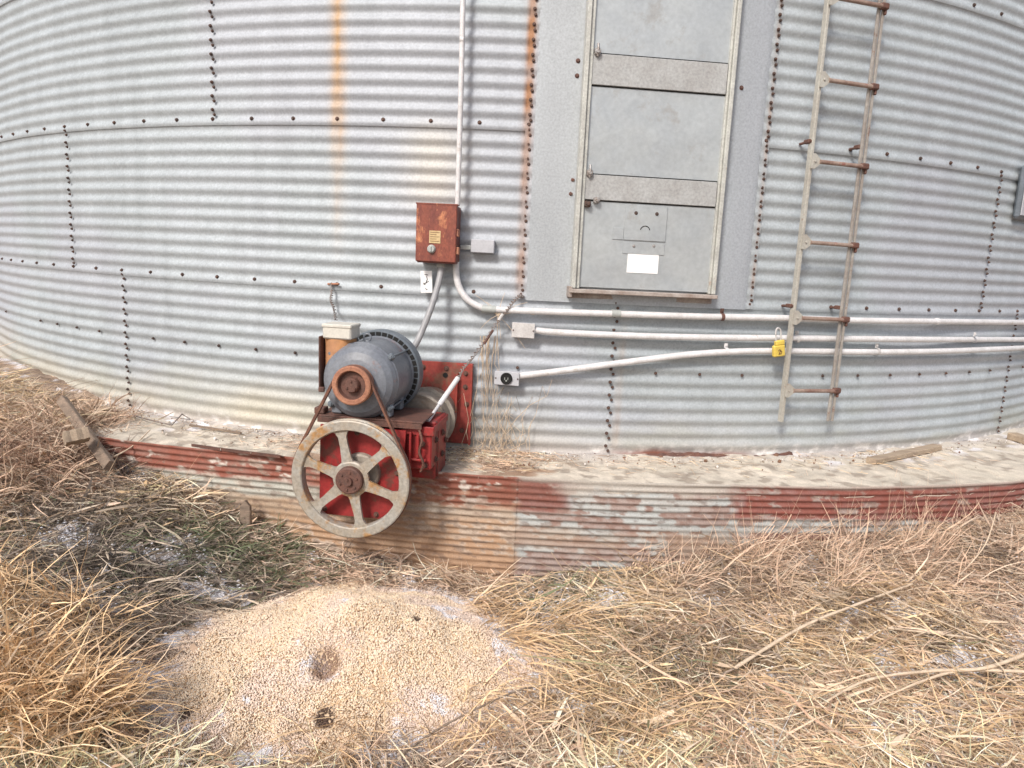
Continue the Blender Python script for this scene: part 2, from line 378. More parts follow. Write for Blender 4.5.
m.build('sill', 'sill', DOOR)
dzof = lambda px, py: on_wall(px, py, .04)[1]
for a, b in ((dzof(655, 89), dzof(655, 58)), (dzof(650, 203), dzof(650, 178))):
    m = MB(); dbox(m, -hw + .038, hw - .034, a, b, .030, .040, .002); m.build('crossbar', 'crossbar', DOOR)
    m = MB(); dbox(m, -hw + .038, hw - .034, a - .006, a - .0005, .028, .033); dbox(m, -hw + .038, hw - .034, b + .0005, b + .006, .028, .033); m.build('gap', 'slot', DOOR)
def dpt(px, py, r):
    s_, z_ = on_wall(px, py, r); return s_ - sc_, z_
x0, z0 = dpt(612, 240, .035); x1, z1 = dpt(668, 207, .035)
m = MB(); dbox(m, x0 + .055, x1, z0 + .004, z1, .0305, .036, .001); dbox(m, x0, x0 + .054, z0 + .004, z0 + .062, .0305, .034, .001); dbox(m, x0 + .055, x1, z0 - .062, z0 - .006, .0305, .034, .001)
m.build('latch_plate', 'door', DOOR)
for px, py in ((636, 213), (657, 214)): m = MB().bolt(dc + dt * dpt(px, py, .036)[0] + dn * .036 + dz * dpt(px, py, .036)[1], dn, .006, .006); m.build('rivet', 'bolt', DOOR)
for px, py in ((634, 246), (654, 246)): m = MB().bolt(dc + dt * dpt(px, py, .036)[0] + dn * .034 + dz * dpt(px, py, .036)[1], dn, .005, .006); m.build('rivet', 'zincbolt', DOOR)
cxx, czz = dpt(645, 231, .036)
m = MB().tube([dc + dt * (cxx + .024 * math.cos(a)) + dn * .0365 + dz * (czz + .024 * math.sin(a)) for a in np.linspace(.2, PI - .2, 9)], .0022, 5)
m.build('embossed_arc', 'slot', DOOR)
x0, z0 = dpt(626.5, 272.5, .035); x1, z1 = dpt(659.5, 251.5, .035)
m = MB(); dbox(m, x0, x1, z0, z1, .0305, .0325); m.build('label_sheet', 'white', DOOR, 'blank white rectangular label')
def hasp(px, py, big, mm='zincbolt'):
    x, z = dpt(px, py, .05); c = dc + dt * x + dz * z
    m = MB(); m.obox(c + dn * .042, dt, dn, dz, .030, .022, .030, .004)
    if big:
        m.tube([c + dn * .05 - dz * .02, c + dn * .062 + dz * .01, c + dn * .05 + dz * .035], .006, 8)
    m.bolt(c + dn * .052, dn, .010, .012); m.build('latch', mm, DOOR)
hasp(597, 52, True); hasp(589, 173, True); hasp(596, 200, False, 'zincbolt'); hasp(587, 204, False, 'bolt')
for px, py in ((578, 61), (577, 76), (573, 180), (571, 194), (741, 88)):
    s_, z_ = on_wall(px, py, .01); MB().bolt(W(s_, z_, .012), dn, .0075, .010).build('frame_bolt', 'darkrust', DOOR)

# ------------------------------------------------------------------ concrete ledge and its rusted skirt
EX = np.array([-3.2, -2.3, -2.02, -1.14, -.18, .2, 1.0, 1.6, 2.5, 3.4]); EY = np.array([4.45, 3.40, 3.236, 3.107, 2.951, 2.94, 2.988, 3.051, 3.244, 3.6])
ES = np.arctan2(EX, YC - EY) * R; ER = np.array([.52, .5, .49, .40, .437, .45, .48, .55, .64, .66])
def edge(s): return np.interp(s, ES, ER)
FND = empty('bin_foundation', (0, YC, -.6), 'cream concrete ledge under the bin, cased in rusty corrugated sheet', 'foundation')
nu, nv = 1400, 56
s = np.linspace(-6, 7, nu)[:, None] + np.zeros((1, nv)); q = np.linspace(0, 1, nv)[None, :] + np.zeros((nu, 1))
e = edge(s); r = -.06 + q * (e + .06 - .004)
z = -.002 - .012 * q + .010 * (fbm(s * 5, r * 9, 2) - .5) - .02 * ss(.97, 1, q) + .012 * ss(.12, .0, r) * fbm(s * 9, r * 9, 7)
z = z + .014 * (fbm(s * 14, r * 14, 202) - .5) - .016 * ss(.93, 1, q) * ss(.45, .6, fbm(s * 8, r * 0, 203))
C = np.empty(s.shape + (3,)); C[:] = (.62, .555, .465); C = C * (.70 + .5 * fbm(s * 9, r * 9, 3))[..., None] * (.75 + .5 * fbm(s * 25, r * 25, 204))[..., None]
C = mixc(C, (.24, .19, .15), ss(.55, .62, fbm(s * 16, r * 18, 205)) * .6); C = mixc(C, (.30, .24, .19), ss(.90, .98, q + .1 * (fbm(s * 20, r * 0, 206) - .5)) * .5)
C = mixc(C, (.46, .43, .42), ss(.22, .02, r + .12 * fbm(s * 5, r * 5, 8)) * .85)
C = mixc(C, (.74, .72, .74), ss(.55, .62, fbm(s * 9, r * 14, 12)) * ss(.30, .1, r) * np.maximum(ss(-1.2, -1.6, s), ss(1.3, 1.7, s)))
C = mixc(C, (.30, .17, .10), ss(.52, .7, fbm(s * 7, r * 14, 16)) * ss(-1.2, -.9, s) * ss(.3, .1, s) * .8)
C = mixc(C, (.62, .56, .46), ss(.5, .7, fbm(s * 3 + 9, r * 5, 18)) * ss(.4, .7, s) * .5)
rr = R + r; th = s / R
np_mesh('concrete_ledge', np.stack([rr * np.sin(th), YC - rr * np.cos(th), z], -1).reshape(-1, 3), grid(nu, nv), C.reshape(-1, 3), 'ledge', FND)
P2 = .0315
def skirt(s0, s1, out, name='skirt_sheet'):
    nu = int((s1 - s0) / .008) + 2; nv = 170
    s = np.linspace(s0, s1, nu)[:, None] + np.zeros((1, nv)); q = np.linspace(0, 1, nv)[None, :] + np.zeros((nu, 1))
    z = .006 - q * .66 + .006 * (fbm(s * 3, q, 5) - .5)
    amp = .0042 * (1 - .6 * ss(.55, .75, fbm(s * 3, z * 4, 23)))
    r = edge(s) + out + amp * np.cos(2 * PI * z / P2) + .008 * (fbm(s * 2.5, z * 3, 45) - .5) - .02 * q
    n1 = fbm(s * 5, z * 14, 61); n2 = fbm(s * 20, z * 40, 62); n3 = fbm(s * 2.2, z * 6, 63)
    C = np.empty(s.shape + (3,)); C[:] = (.46, .47, .45)
    L = ss(.02, -.03, s + .05 * (n2 - .5))                                   # left sheet
    zz = z + .03 * (n1 - .5) + .02 * (n2 - .5)
    # left sheet: red top band, pale band, tan rusty lower band
    CL = np.empty(s.shape + (3,)); CL[:] = (.44, .43, .38)
    n4 = fbm(s * 34, z * 60, 71); n5 = fbm(s * 9, z * 24, 72)
    red = np.array((.27, .085, .055)); tan = np.array((.42, .26, .155))
    CL = mixc(CL, red, ss(-.135, -.105, zz + .03 * ss(-1.0, -.3, s)) * (.75 + .35 * n2))
    CL = mixc(CL, (.42, .28, .18), ss(-.185, -.215, zz) * (.35 + .9 * n5))
    CL = mixc(CL, tan, ss(-.25, -.33, zz) * (.5 + .8 * n2))
    CL = mixc(CL, (.44, .28, .18), ss(-1.0, -.5, s) * ss(-.03, -.09, zz) * .55)
    CL = mixc(CL, (.22, .07, .045), ss(-.45, -.3, s) * ss(-.15, -.12, zz) * ss(.02, -.03, z) * ss(.36, .46, n5 + .06) * .85)
    CL = mixc(CL, (.50, .43, .36), ss(.52, .60, .5 * n4 + .5 * n5) * ss(.40, .6, n3) * .7)
    CL = mixc(CL, (.16, .09, .06), ss(.58, .68, n4) * .5)
    CL = mixc(CL, (.58, .52, .46), ss(.60, .68, .6 * fbm(s * 16, z * 30, 67) + .4 * n4) * ss(-.14, -.10, z) * .9)
    # right sheet: peeled grey, maroon rust patches, long red panel further right
    CR = np.empty(s.shape + (3,)); CR[:] = (.42, .43, .42)
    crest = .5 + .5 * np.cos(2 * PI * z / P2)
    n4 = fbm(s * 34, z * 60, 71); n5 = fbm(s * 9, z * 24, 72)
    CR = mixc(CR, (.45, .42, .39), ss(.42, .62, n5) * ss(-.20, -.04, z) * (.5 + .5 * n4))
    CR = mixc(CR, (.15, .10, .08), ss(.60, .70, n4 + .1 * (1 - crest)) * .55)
    row = np.floor(z / P2 + .25); rw = vn(s * 5 + row * 7.3, row * 1.7, 81); rw2 = vn(s * 22 + row * 3.1, row * 2.3, 82); rw = .6 * rw + .25 * rw2 + .15 * n4
    dens = .10 + .20 * ss(.30, .10, s) * ss(-.19, -.13, z) + .05 * ss(-.22, -.30, z) - .05 * ss(-.19, -.22, z) * ss(-.28, -.24, z) - .03 * ss(.3, .6, s)
    pat = ss(.55, .60, rw + dens - .03 + .16 * (n4 - .5))
    CR = mixc(CR, (.27, .13, .09), pat * (.40 + .35 * n2)); CR = mixc(CR, (.21, .065, .045), ss(.22, .14, s + .12 * (rw - .5)) * ss(-.165, -.145, zz) * ss(-.005, -.02, z) * ss(.66, .61, rw + .2 * (n4 - .5)) * .85)
    CR = mixc(CR, (.40, .29, .21), ss(.35, .6, fbm(s * 2.5, z * 5, 83)) * ss(-.20, -.26, z) * .6)
    rp = ss(.90, .99, s + .14 * (rw - .5)) * ss(-.165, -.148, zz + .03 * ss(1.1, 2.2, s)) * ss(.70, .65, rw + .22 * (n4 - .5))
    CR = mixc(CR, (.24, .07, .05), rp * (.75 + .3 * n2))
    CR = mixc(CR, (.27, .13, .10), ss(.9, 1.1, s) * ss(-.22, -.25, z) * ss(.35, .6, rw) * .7)
    drip = fbm(s * 12, s * 0 + 1, 84) * .09
    CR = mixc(CR, (.50, .46, .41), ss(-.035 - drip, -.01 - drip * .6, z + .03 * (n4 - .5)) * ss(1.0, .8, s) * ss(.1, .3, s) * .85)
    CR = mixc(CR, (.46, .42, .37), ss(-.018, .0, z + .03 * (n5 - .5)) * .7)
    C = CL * L[..., None] + CR * (1 - L[..., None])
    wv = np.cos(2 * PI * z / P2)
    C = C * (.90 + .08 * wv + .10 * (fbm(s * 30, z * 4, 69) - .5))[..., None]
    rr = R + r; th = s / R
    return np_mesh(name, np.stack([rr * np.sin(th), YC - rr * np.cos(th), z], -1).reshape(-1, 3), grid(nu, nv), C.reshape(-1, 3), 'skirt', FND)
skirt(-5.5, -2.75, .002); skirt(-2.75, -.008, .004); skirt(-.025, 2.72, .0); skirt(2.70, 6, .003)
m = MB()                                                    # peeled strip lying on the ledge edge left of the wheel, and flashing at the wall foot
pts = [wp(*p, .40) for p in ((196, 446), (225, 449), (255, 453), (284, 458))]
for a, b in zip(pts[:-1], pts[1:]):
    a = Vector((a.x, a.y, .008)); b = Vector((b.x, b.y, .008)); n = Vector((0, -1, 0))
    m.add([a, b, b + n * .05 + Vector((0, 0, .012)), a + n * .045 + Vector((0, 0, .014)), a + n * .045 + Vector((0, 0, .0)), b + n * .05], [(0, 1, 2, 3), (3, 2, 5, 4)])
m.build('peeled_strip', 'darkrust', FND)
m = MB(); ss_ = np.arange(.38, 1.5, .02); top = [(W(a, .008 + .010 * random.random() + .010 * math.sin(a * 9), .014)) for a in ss_]; bot = [W(a, .002, .022 + .006 * random.random()) for a in ss_]
m.add(top + bot, [(i, i + 1, len(ss_) + i + 1, len(ss_) + i) for i in range(len(ss_) - 1)]).build('rusted_flashing', 'darkrust', FND)

# ------------------------------------------------------------------ ground
GX = np.array([-60, -4.2, -3.6, -2.8, -2.3, -2.03, -1.67, -1.31, -1.05, -.55, 0, .49, .86, 1.33, 1.83, 2.55, 3.4, 60])
GZ = np.array([.1, .1, .08, .03, -.06, -.15, -.21, -.35, -.47, -.50, -.51, -.46, -.40, -.31, -.25, -.21, -.16, -.12])
FX = np.array([-60, -3.0, -2.3, -1.8, -1.3, -.8, 0, .8, 1.5, 2.5, 4, 60]); FZ = np.array([-.1, -.12, -.22, -.36, -.49, -.56, -.57, -.53, -.47, -.42, -.38, -.4])
PCX, PCY, PRX, PRY, PH_ = -.58, 2.315, .655, .525, .23
def pile(x, y):
    a = np.arctan2(y - PCY, x - PCX); wob = 1 + .10 * np.sin(a * 2 + .6) + .06 * np.sin(a * 3 + 2) + .03 * np.sin(a * 7)
    d = np.hypot((x - PCX) / PRX, (y - PCY) / PRY) / wob
    h = PH_ * (1 - np.clip(d, 0, 1)**1.25)**1.35 * .92 + .012 * np.clip(1 - d * .9, 0, 1)
    h = h + .022 * (fbm(x * 5, y * 5, 5) - .5) * ss(1.05, .85, d)
    for hx, hy, hr, hd in HOLES: h = h - hd * np.exp(-((x - hx)**2 + (y - hy)**2) / hr**2)
    return h, d
HOLES = []
def ground_h(x, y):
    x = np.asarray(x, float); y = np.asarray(y, float)
    th = np.arctan2(x, YC - y); rad = np.hypot(x, YC - y) - R
    s = th * R; dist = rad - edge(s)
    t = ss(0, 1.15, dist)
    xx = (R + .45) * np.sin(np.clip(th, -1.4, 1.4))
    near = np.interp(np.where(dist > 3, x, xx), GX, GZ); far = np.interp(x, FX, FZ)
    g = near * (1 - t) + far * t
    g = g + .10 * (fbm(x * 2.1, y * 2.1, 91) - .5) + .05 * (fbm(x * 7, y * 7, 92) - .5)
    g = g + .10 * np.exp(-(((x + 1.62) / .35)**2 + ((y - 1.9) / .45)**2))          # hummock under the near tuft
    return np.where(rad < -.05, np.minimum(g, -.05), g)
def on_ground(px, py, lift=0.0, withpile=False):
    d = ray(px, py); t = .8
    while t < 30:
        p = np.array([0, 0, CZ]) + t * d
        h = float(ground_h(p[0], p[1])) + (max(0, float(pile(p[0], p[1])[0])) if withpile else 0)
        if p[2] <= h + lift: break
        t += .004
    return Vector(p)
for px, py, hr, hd in ((326, 662, .046, .046), (325, 717, .030, .028), (186, 714, .020, .012), (417, 620, .014, .012)):
    p = on_ground(px, py, 0, True); HOLES.append((p.x, p.y, hr, hd))
def snow_mask(x, y):
    n = .45 * fbm(x * 5.2, y * 7.5, 101, 5) + .55 * fbm(x * 19, y * 26, 102, 4)
    b = 0 * n
    for cx, cy, rx, ry, a in ((-1.75, 2.75, .30, .30, .07), (-1.35, 2.35, .25, .2, .07), (.24, 2.74, .26, .16, .15), (2.05, 2.45, .6, .35, .11), (.05, 2.1, .25, .2, .10), (-1.15, 1.95, .25, .2, .12), (-.6, 1.75, .5, .15, .06), (1.2, 1.95, .6, .2, .04), (.95, 2.6, .4, .15, .05), (1.6, 2.1, .4, .3, .05)):
        b = b + a * np.exp(-((x - cx) / rx)**2 - ((y - cy) / ry)**2)
    return ss(.590, .665, n + b)
ax_ = np.concatenate([-np.geomspace(220, 3.6, 24), np.linspace(-3.5, 3.5, 360), np.geomspace(3.6, 220, 24)])
ay_ = np.concatenate([-np.geomspace(220, .6, 26), np.linspace(-.4, .6, 12)[:-1], np.linspace(.6, 4.6, 230), np.geomspace(4.8, 240, 26)])
X, Y = np.meshgrid(ax_, ay_, indexing='ij'); Z = ground_h(X, Y); sm = snow_mask(X, Y)
Z = Z + .018 * sm
C = np.empty(X.shape + (3,)); C[:] = (.34, .25, .19); C = C * (.5 + .9 * fbm(X * 14, Y * 14, 103))[..., None]
C = mixc(C, (.46, .34, .25), ss(.45, .7, fbm(X * 3, Y * 3, 104)) * .6)
C = mixc(C, (.07, .075, .05), ss(.3, -.1, ((X + 1.45) / .8)**2 + ((Y - 2.6) / .5)**2 - .5) * .6)
C = mixc(C, (.80, .79, .83), sm)
tag(np_mesh('ground', np.stack([X, Y, Z], -1).reshape(-1, 3), grid(len(ax_), len(ay_)), C.reshape(-1, 3), 'ground'), 'matted brown ground with thin snow around the bin', 'ground', kind='structure')

# ------------------------------------------------------------------ grain heap: every kernel a small lump, one mass
n = 88000
a = RNG.random(n * 2) * 2 * PI; q = np.sqrt(RNG.random(n * 2)) * 1.12
kx = PCX + PRX * q * np.cos(a) * 1.08; ky = PCY + PRY * q * np.sin(a) * 1.08
h, d = pile(kx, ky); keep = (RNG.random(n * 2) < ss(1.12, .90, d + .2 * (fbm(kx * 9, ky * 9, 6) - .5))); kx, ky, h, d = kx[keep][:n], ky[keep][:n], h[keep][:n], d[keep][:n]
n = len(kx); kz = ground_h(kx, ky) + np.maximum(h, -.05) + RNG.random(n) * .007
t = (1 + 5**.5) / 2
IV = np.array([(-1, t, 0), (1, t, 0), (-1, -t, 0), (1, -t, 0), (0, -1, t), (0, 1, t), (0, -1, -t), (0, 1, -t), (t, 0, -1), (t, 0, 1), (-t, 0, -1), (-t, 0, 1)], float) / math.sqrt(1 + t * t)
IF = np.array([(0, 11, 5), (0, 5, 1), (0, 1, 7), (0, 7, 10), (0, 10, 11), (1, 5, 9), (5, 11, 4), (11, 10, 2), (10, 7, 6), (7, 1, 8), (3, 9, 4), (3, 4, 2), (3, 2, 6), (3, 6, 8), (3, 8, 9), (4, 9, 5), (2, 4, 11), (6, 2, 10), (8, 6, 7), (9, 8, 1)])
sc = np.stack([RNG.uniform(.0032, .0045, n), RNG.uniform(.0026, .0037, n), RNG.uniform(.0020, .0032, n)], 1)
ca, sa = np.cos(RNG.random(n) * 6.28), np.sin(RNG.random(n) * 6.28)
v = IV[None] * sc[:, None]; ang = RNG.random(n) * 6.28; tl = RNG.uniform(-.9, .9, n)
x_, y_, z_ = v[..., 0], v[..., 1], v[..., 2]
x_, z_ = x_ * np.cos(tl)[:, None] - z_ * np.sin(tl)[:, None], x_ * np.sin(tl)[:, None] + z_ * np.cos(tl)[:, None]
x_, y_ = x_ * np.cos(ang)[:, None] - y_ * np.sin(ang)[:, None], x_ * np.sin(ang)[:, None] + y_ * np.cos(ang)[:, None]
V = np.stack([x_ + kx[:, None], y_ + ky[:, None], z_ + kz[:, None]], -1).reshape(-1, 3)
u = RNG.random(n)
KC = np.empty((n, 3)); KC[:] = (.80, .63, .45); KC = mixc(KC, (.82, .70, .57), (u > .5) * RNG.random(n)); KC = mixc(KC, (.52, .31, .16), (u < .12) * .7); KC = mixc(KC, (.25, .12, .07), u < .022)
wm = ss(.42, .80, fbm(kx * 6, ky * 6, 8) + .30 * ss(.0, .5, kx - PCX + .3 * (ky - PCY)) + .22 * ss(.70, 1.05, d) - .08)
KC = mixc(KC, (.76, .62, .54), wm * .8); KC = mixc(KC, (.76, .73, .74), (wm > .70) * ss(.48, .62, fbm(kx * 17, ky * 17, 18)) * (RNG.random(n) < .8))
for hx, hy, hr, hd in HOLES:
    dd = np.hypot(kx - hx, ky - hy) / hr
    dark = (.20, .095, .045) if hr > .045 else (.08, .045, .035)
    KC = mixc(KC, dark, ss(1.30, .8, dd + .3 * (RNG.random(n) - .5)) * (.95 if hr < .045 else .75))
KC = np.minimum(KC * RNG.uniform(.85, 1.12, (n, 1)), .86)
F_ = (IF[None] + (np.arange(n) * 12)[:, None, None]).reshape(-1, 3)
tag(np_mesh('grain_heap', V, F_, np.repeat(KC, 12, 0), 'grain', origin=(PCX, PCY, -.56)), 'low spilled heap of pale yellow grain with small dark holes', 'grain heap', kind='stuff')
# solid body of the heap under the kernels
gx = np.linspace(PCX - 1, PCX + 1, 160); gy = np.linspace(PCY - .8, PCY + .8, 130); X, Y = np.meshgrid(gx, gy, indexing='ij'); hh, dd = pile(X, Y)
Z = ground_h(X, Y) + np.where(dd < 1.02, hh, -.06) - .001
C = np.empty(X.shape + (3,)); C[:] = (.62, .46, .31)
tag(np_mesh('grain_heap_core', np.stack([X, Y, Z], -1).reshape(-1, 3), grid(160, 130), C.reshape(-1, 3), 'grain'), 'packed grain under the loose kernels of the heap', 'grain heap', kind='stuff')

# ------------------------------------------------------------------ dry grass
def blades(name, bx, by, az, el, ln, wd, bend, col, lift, label, cat='dry grass', seg=5, base=None, clampg=True, parent=None):
    n = len(bx); P = np.zeros((n, seg + 1, 3)); p = np.stack([bx, by, (ground_h(bx, by) if base is None else base) + lift], 1)
    e = el.copy(); a = az.copy(); cv = RNG.normal(0, .11, n); kk = RNG.random(n) < .4
    for i in range(seg + 1):
        P[:, i] = p
        p = p + (ln / seg)[:, None] * np.stack([np.cos(e) * np.cos(a), np.cos(e) * np.sin(a), np.sin(e)], 1)
        e = np.maximum(e - bend, -1.3); a = a + cv + kk * RNG.normal(0, .5, n); e = e + kk * RNG.normal(0, .25, n)
        if clampg: p[:, 2] = np.maximum(p[:, 2], ground_h(p[:, 0], p[:, 1]) + lift * .7 + .002)
    d = P[:, -1] - P[:, 0]; d /= np.linalg.norm(d, axis=1, keepdims=True) + 1e-9
    rnd = RNG.normal(0, 1, (n, 3)); rnd[:, 2] *= .5
    w = np.cross(d, rnd); w /= np.linalg.norm(w, axis=1, keepdims=True) + 1e-9
    tp = np.interp(np.arange(seg + 1) / seg, [0, .5, 1], [.8, 1, .25])
    wv = w[:, None] * (wd[:, None, None] * tp[None, :, None] / 2)
    V = np.stack([P - wv, P + wv], 2).reshape(-1, 3)
    k = np.arange(n)[:, None] * (seg + 1) * 2 + np.arange(seg)[None] * 2
    Q = np.stack([k, k + 1, k + 3, k + 2], -1).reshape(-1, 4)
    o = np_mesh(name, V, Q, np.repeat(col, (seg + 1) * 2, 0), 'straw', parent=parent)
    if parent is None: tag(o, label, cat, kind='stuff')
    return o
GOLD, PINK, PALE, GREY, BRN, GRN = map(np.array, ((.71, .51, .31), (.63, .45, .33), (.78, .65, .51), (.24, .20, .17), (.25, .155, .11), (.12, .15, .08)))
def palette(x, y, n):
    u = RNG.random(n); pat = fbm(x * 2.4, y * 2.4, 120)
    c = np.empty((n, 3)); c[:] = PINK
    c = mixc(c, GOLD, ss(.38, .6, pat + .25 * (u - .5)))
    c = mixc(c, PALE, (RNG.random(n) < .22) * .8)
    c = mixc(c, BRN, (RNG.random(n) < .12) * .8); dk = ss(.48, .60, fbm(x * 3.6 + 5, y * 5.5, 124)); c = mixc(c * (1 + .25 * ss(2.1, 1.75, y) - .12 * ss(2.1, 2.5, y) * ss(.3, .8, x))[:, None], (.36, .29, .25), (RNG.random(n) < .22 * ss(2.1, 2.5, y)) * .6); c = c * (1 - .50 * dk[:, None] * (RNG.random(n) < .8)[:, None])
    c = mixc(c, GREY, (RNG.random(n) < .10) * .8)
    dark = np.exp(-((x + 1.55) / .62)**2 - ((y - 2.62) / .42)**2)
    c = mixc(c, GREY * .62, (RNG.random(n) < dark * 1.15) * .9)
    gr = .9 * np.exp(-((x + 1.18) / .35)**2 - ((y - 2.85) / .18)**2) + .3 * np.exp(-((x + 1.5) / .5)**2 - ((y - 2.6) / .3)**2) + .55 * np.exp(-((x - .22) / .25)**2 - ((y - 2.68) / .2)**2) + .25 * np.exp(-((x - .62) / .35)**2 - ((y - 2.25) / .2)**2) + .15 * np.exp(-((x - 1.5) / .3)**2 - ((y - 2.2) / .15)**2)
    c = mixc(c, GRN, (RNG.random(n) < gr * .55) * .85)
    return np.minimum(c * RNG.uniform(.95, 1.5, (n, 1)), .85)
def sample(n, x0, x1, y0, y1):
    x = RNG.uniform(x0, x1, n); y = RNG.uniform(y0, y1, n)
    d = np.hypot(x, YC - y) - R - edge(np.arctan2(x, YC - y) * R)
    left = (x < -2.05)
    k = (d > .01) | (left & (d > -.30) & (ground_h(x, y) > -.14))
    pd = pile(x, y)[1]; k &= (pd > .97) | (RNG.random(n) < .004)
    k &= (pd > 1.10) | (RNG.random(n) < .30)
    k &= RNG.random(n) > .85 * snow_mask(x, y)
    k &= np.abs(x) < (y * .85 + .6)
    return x[k], y[k]
x, y = sample(125000, -4.2, 3.6, 1.0, 4.6); n = len(x); print('blades', n)
fld = 2 * PI * (fbm(x * .9, y * .9, 130) - .5) * 1.5 + np.where(x > .3, -.35, np.where(x < -1.0, -1.0, -.6))
az = fld + RNG.normal(0, 1.05, n) + PI * (RNG.random(n) < .35)
darkz = np.exp(-((x + 1.5) / .6)**2 - ((y - 2.6) / .4)**2)
ln = RNG.gamma(3, .045, n) * (1 - .35 * darkz) + .03
blades('matted_grass', x, y, az, RNG.uniform(-.05, .55, n) * (RNG.random(n) < .6), ln, (RNG.gamma(3, .00075, n) + .0008) * np.where(RNG.random(n) < .04, 2.3, 1), RNG.uniform(-.03, .20, n), palette(x, y, n), RNG.random(n)**2 * .06, 'mat of flattened straw coloured grass over the ground in front of the bin')
# short undergrowth
x, y = sample(45000, -3.6, 3.3, 1.2, 4.0); n = len(x)
c = mixc(palette(x, y, n), GREY, np.full(n, .25))
blades('grass_undergrowth', x, y, RNG.random(n) * 6.28, RNG.uniform(0, 1.0, n), RNG.uniform(.03, .11, n), RNG.uniform(.0015, .0045, n), RNG.uniform(0, .5, n), c * .85, RNG.random(n) * .02, 'short broken bits of dead grass between the longer blades', seg=2)
x, y = sample(150000, -3.6, 3.3, 1.2, 4.0); n = len(x)
c = mixc(palette(x, y, n), PALE, (RNG.random(n) < .3) * .6)
blades('broken_straw', x, y, RNG.random(n) * 6.28, RNG.normal(.05, .35, n), RNG.gamma(3, .022, n) + .015, (RNG.gamma(3, .0008, n) + .0009) * np.where(RNG.random(n) < .07, 2.8, 1), RNG.uniform(0, .1, n), c, RNG.random(n) * .055 + .005, 'straight broken lengths of pale straw scattered over the grass mat', seg=2)
# tufts: blades fanning from a crown
def tuft(px, py, cnt, spread, el0, el1, l0, l1, az0, azs, colr, wd=.003, bend=.25, foot=None):
    p = on_ground(px, py) if foot is None else Vector(foot)
    a = RNG.normal(0, 1, (cnt, 2)) * spread
    c = np.tile(np.array(colr), (cnt, 1)) * RNG.uniform(.9, 1.4, (cnt, 1)); c = mixc(c, PALE, (RNG.random(cnt) < .2) * .7); c = mixc(c, BRN, (RNG.random(cnt) < .1) * .7)
    return [p.x + a[:, 0], p.y + a[:, 1], RNG.normal(az0, azs, cnt), RNG.uniform(el0, el1, cnt), RNG.uniform(l0, l1, cnt), RNG.uniform(.6, 1.4, cnt) * wd * np.where(RNG.random(cnt) < .12, 2.0, 1), RNG.uniform(.1, 1.2, cnt) * bend * .75, c]
def tufts(name, lst, label):
    A = [np.concatenate([t[i] for t in lst]) for i in range(8)]
    return blades(name, *A[:7], A[7], RNG.random(len(A[0])) * .03, label, seg=5)
T = []
for k in range(26):      # golden hummock, near left
    T.append(tuft(random.uniform(-10, 110), random.uniform(585, 730), 85, .05, .2, 1.25, .14, .36, random.uniform(-1.9, -.3), .7, GOLD * 1.05, .0034, .34))
tufts('golden_tuft', T, 'golden arching clumps of dead grass at the near left')
T = []
for k in range(46):      # brown tangle at far left, against the ledge
    T.append(tuft(random.uniform(-20, 118), random.uniform(415, 500), 70, .07, .1, 1.2, .08, .28, random.uniform(-2.6, 0), 1.2, (PINK * .85 if k % 3 else BRN), .0034, .3))
tufts('brown_tangle', T, 'brown tangled dead weeds heaped against the ledge at far left')
T = []
for k in range(30):      # pinkish tufts before the right part of the skirt
    T.append(tuft(random.uniform(640, 1030), random.uniform(545, 600), 60, .05, .2, 1.2, .10, .28, random.uniform(-1.6, .9), 1.0, PINK, .0026, .22))
for k in range(34): T.append(tuft(random.uniform(670, 1000), random.uniform(530, 562), 16, .05, .7, 1.5, .12, .34, random.uniform(-3, 3), 1.5, PINK * .95, .0022, .06))
tufts('pinkish_tufts', T, 'pinkish dead grass standing along the right half of the rusty skirt')
T = []
for k in range(9): T.append(tuft(random.uniform(470, 570), random.uniform(600, 645), 60, .035, .1, .9, .16, .34, random.uniform(-1.3, -.4), .4, GOLD, .003, .25))
for k in range(24): T.append(tuft(random.uniform(300, 1020), random.uniform(690, 770), 60, .07, .05, .8, .12, .32, random.uniform(-2.5, .6), .8, GOLD * .97, .0032, .28))
for k in range(10): T.append(tuft(random.uniform(120, 280), random.uniform(585, 650), 40, .06, .05, .6, .10, .24, random.uniform(-2.5, .6), .9, PALE * .75, .003, .28))
for k in range(10): T.append(tuft(random.uniform(250, 400), random.uniform(565, 585), 45, .05, .05, .6, .06, .16, random.uniform(-2.5, .6), 1.2, PINK * .9, .0026, .2))
tufts('straw_clumps', T, 'straw coloured clumps of bent grass around and in front of the grain heap')
T = [tuft(random.uniform(190, 300), random.uniform(530, 556), 60, .05, .1, .8, .06, .16, random.uniform(-1.2, .4), .9, GRN * 1.1, .0025, .2) for k in range(9)]
T += [tuft(random.uniform(540, 610), random.uniform(575, 610), 30, .05, .1, .8, .04, .10, random.uniform(-3, 3), 1.2, GRN, .003, .2) for k in range(8)]
tufts('green_grass', T, 'low green grass growing at the foot of the rusty skirt')
# litter on the ledge
n = 2600; s = np.concatenate([RNG.uniform(-2.6, 2.6, 900), RNG.normal(-.12, .14, 1100), RNG.normal(-.95, .22, 600)]); q = RNG.beta(1.1, 2.2, n) * .42 + .02
bx = (R + q) * np.sin(s / R); by = YC - (R + q) * np.cos(s / R)
c = palette(bx, by, n)
blades('ledge_litter', bx, by, RNG.random(n) * 6.28, RNG.uniform(0, .25, n), RNG.uniform(.02, .10, n), RNG.uniform(.001, .0028, n), RNG.uniform(.0, .3, n), c, RNG.random(n) * .012 + .002, 'scattered straw bits lying on the concrete ledge', base=np.zeros(n) - .004, clampg=False, seg=2)
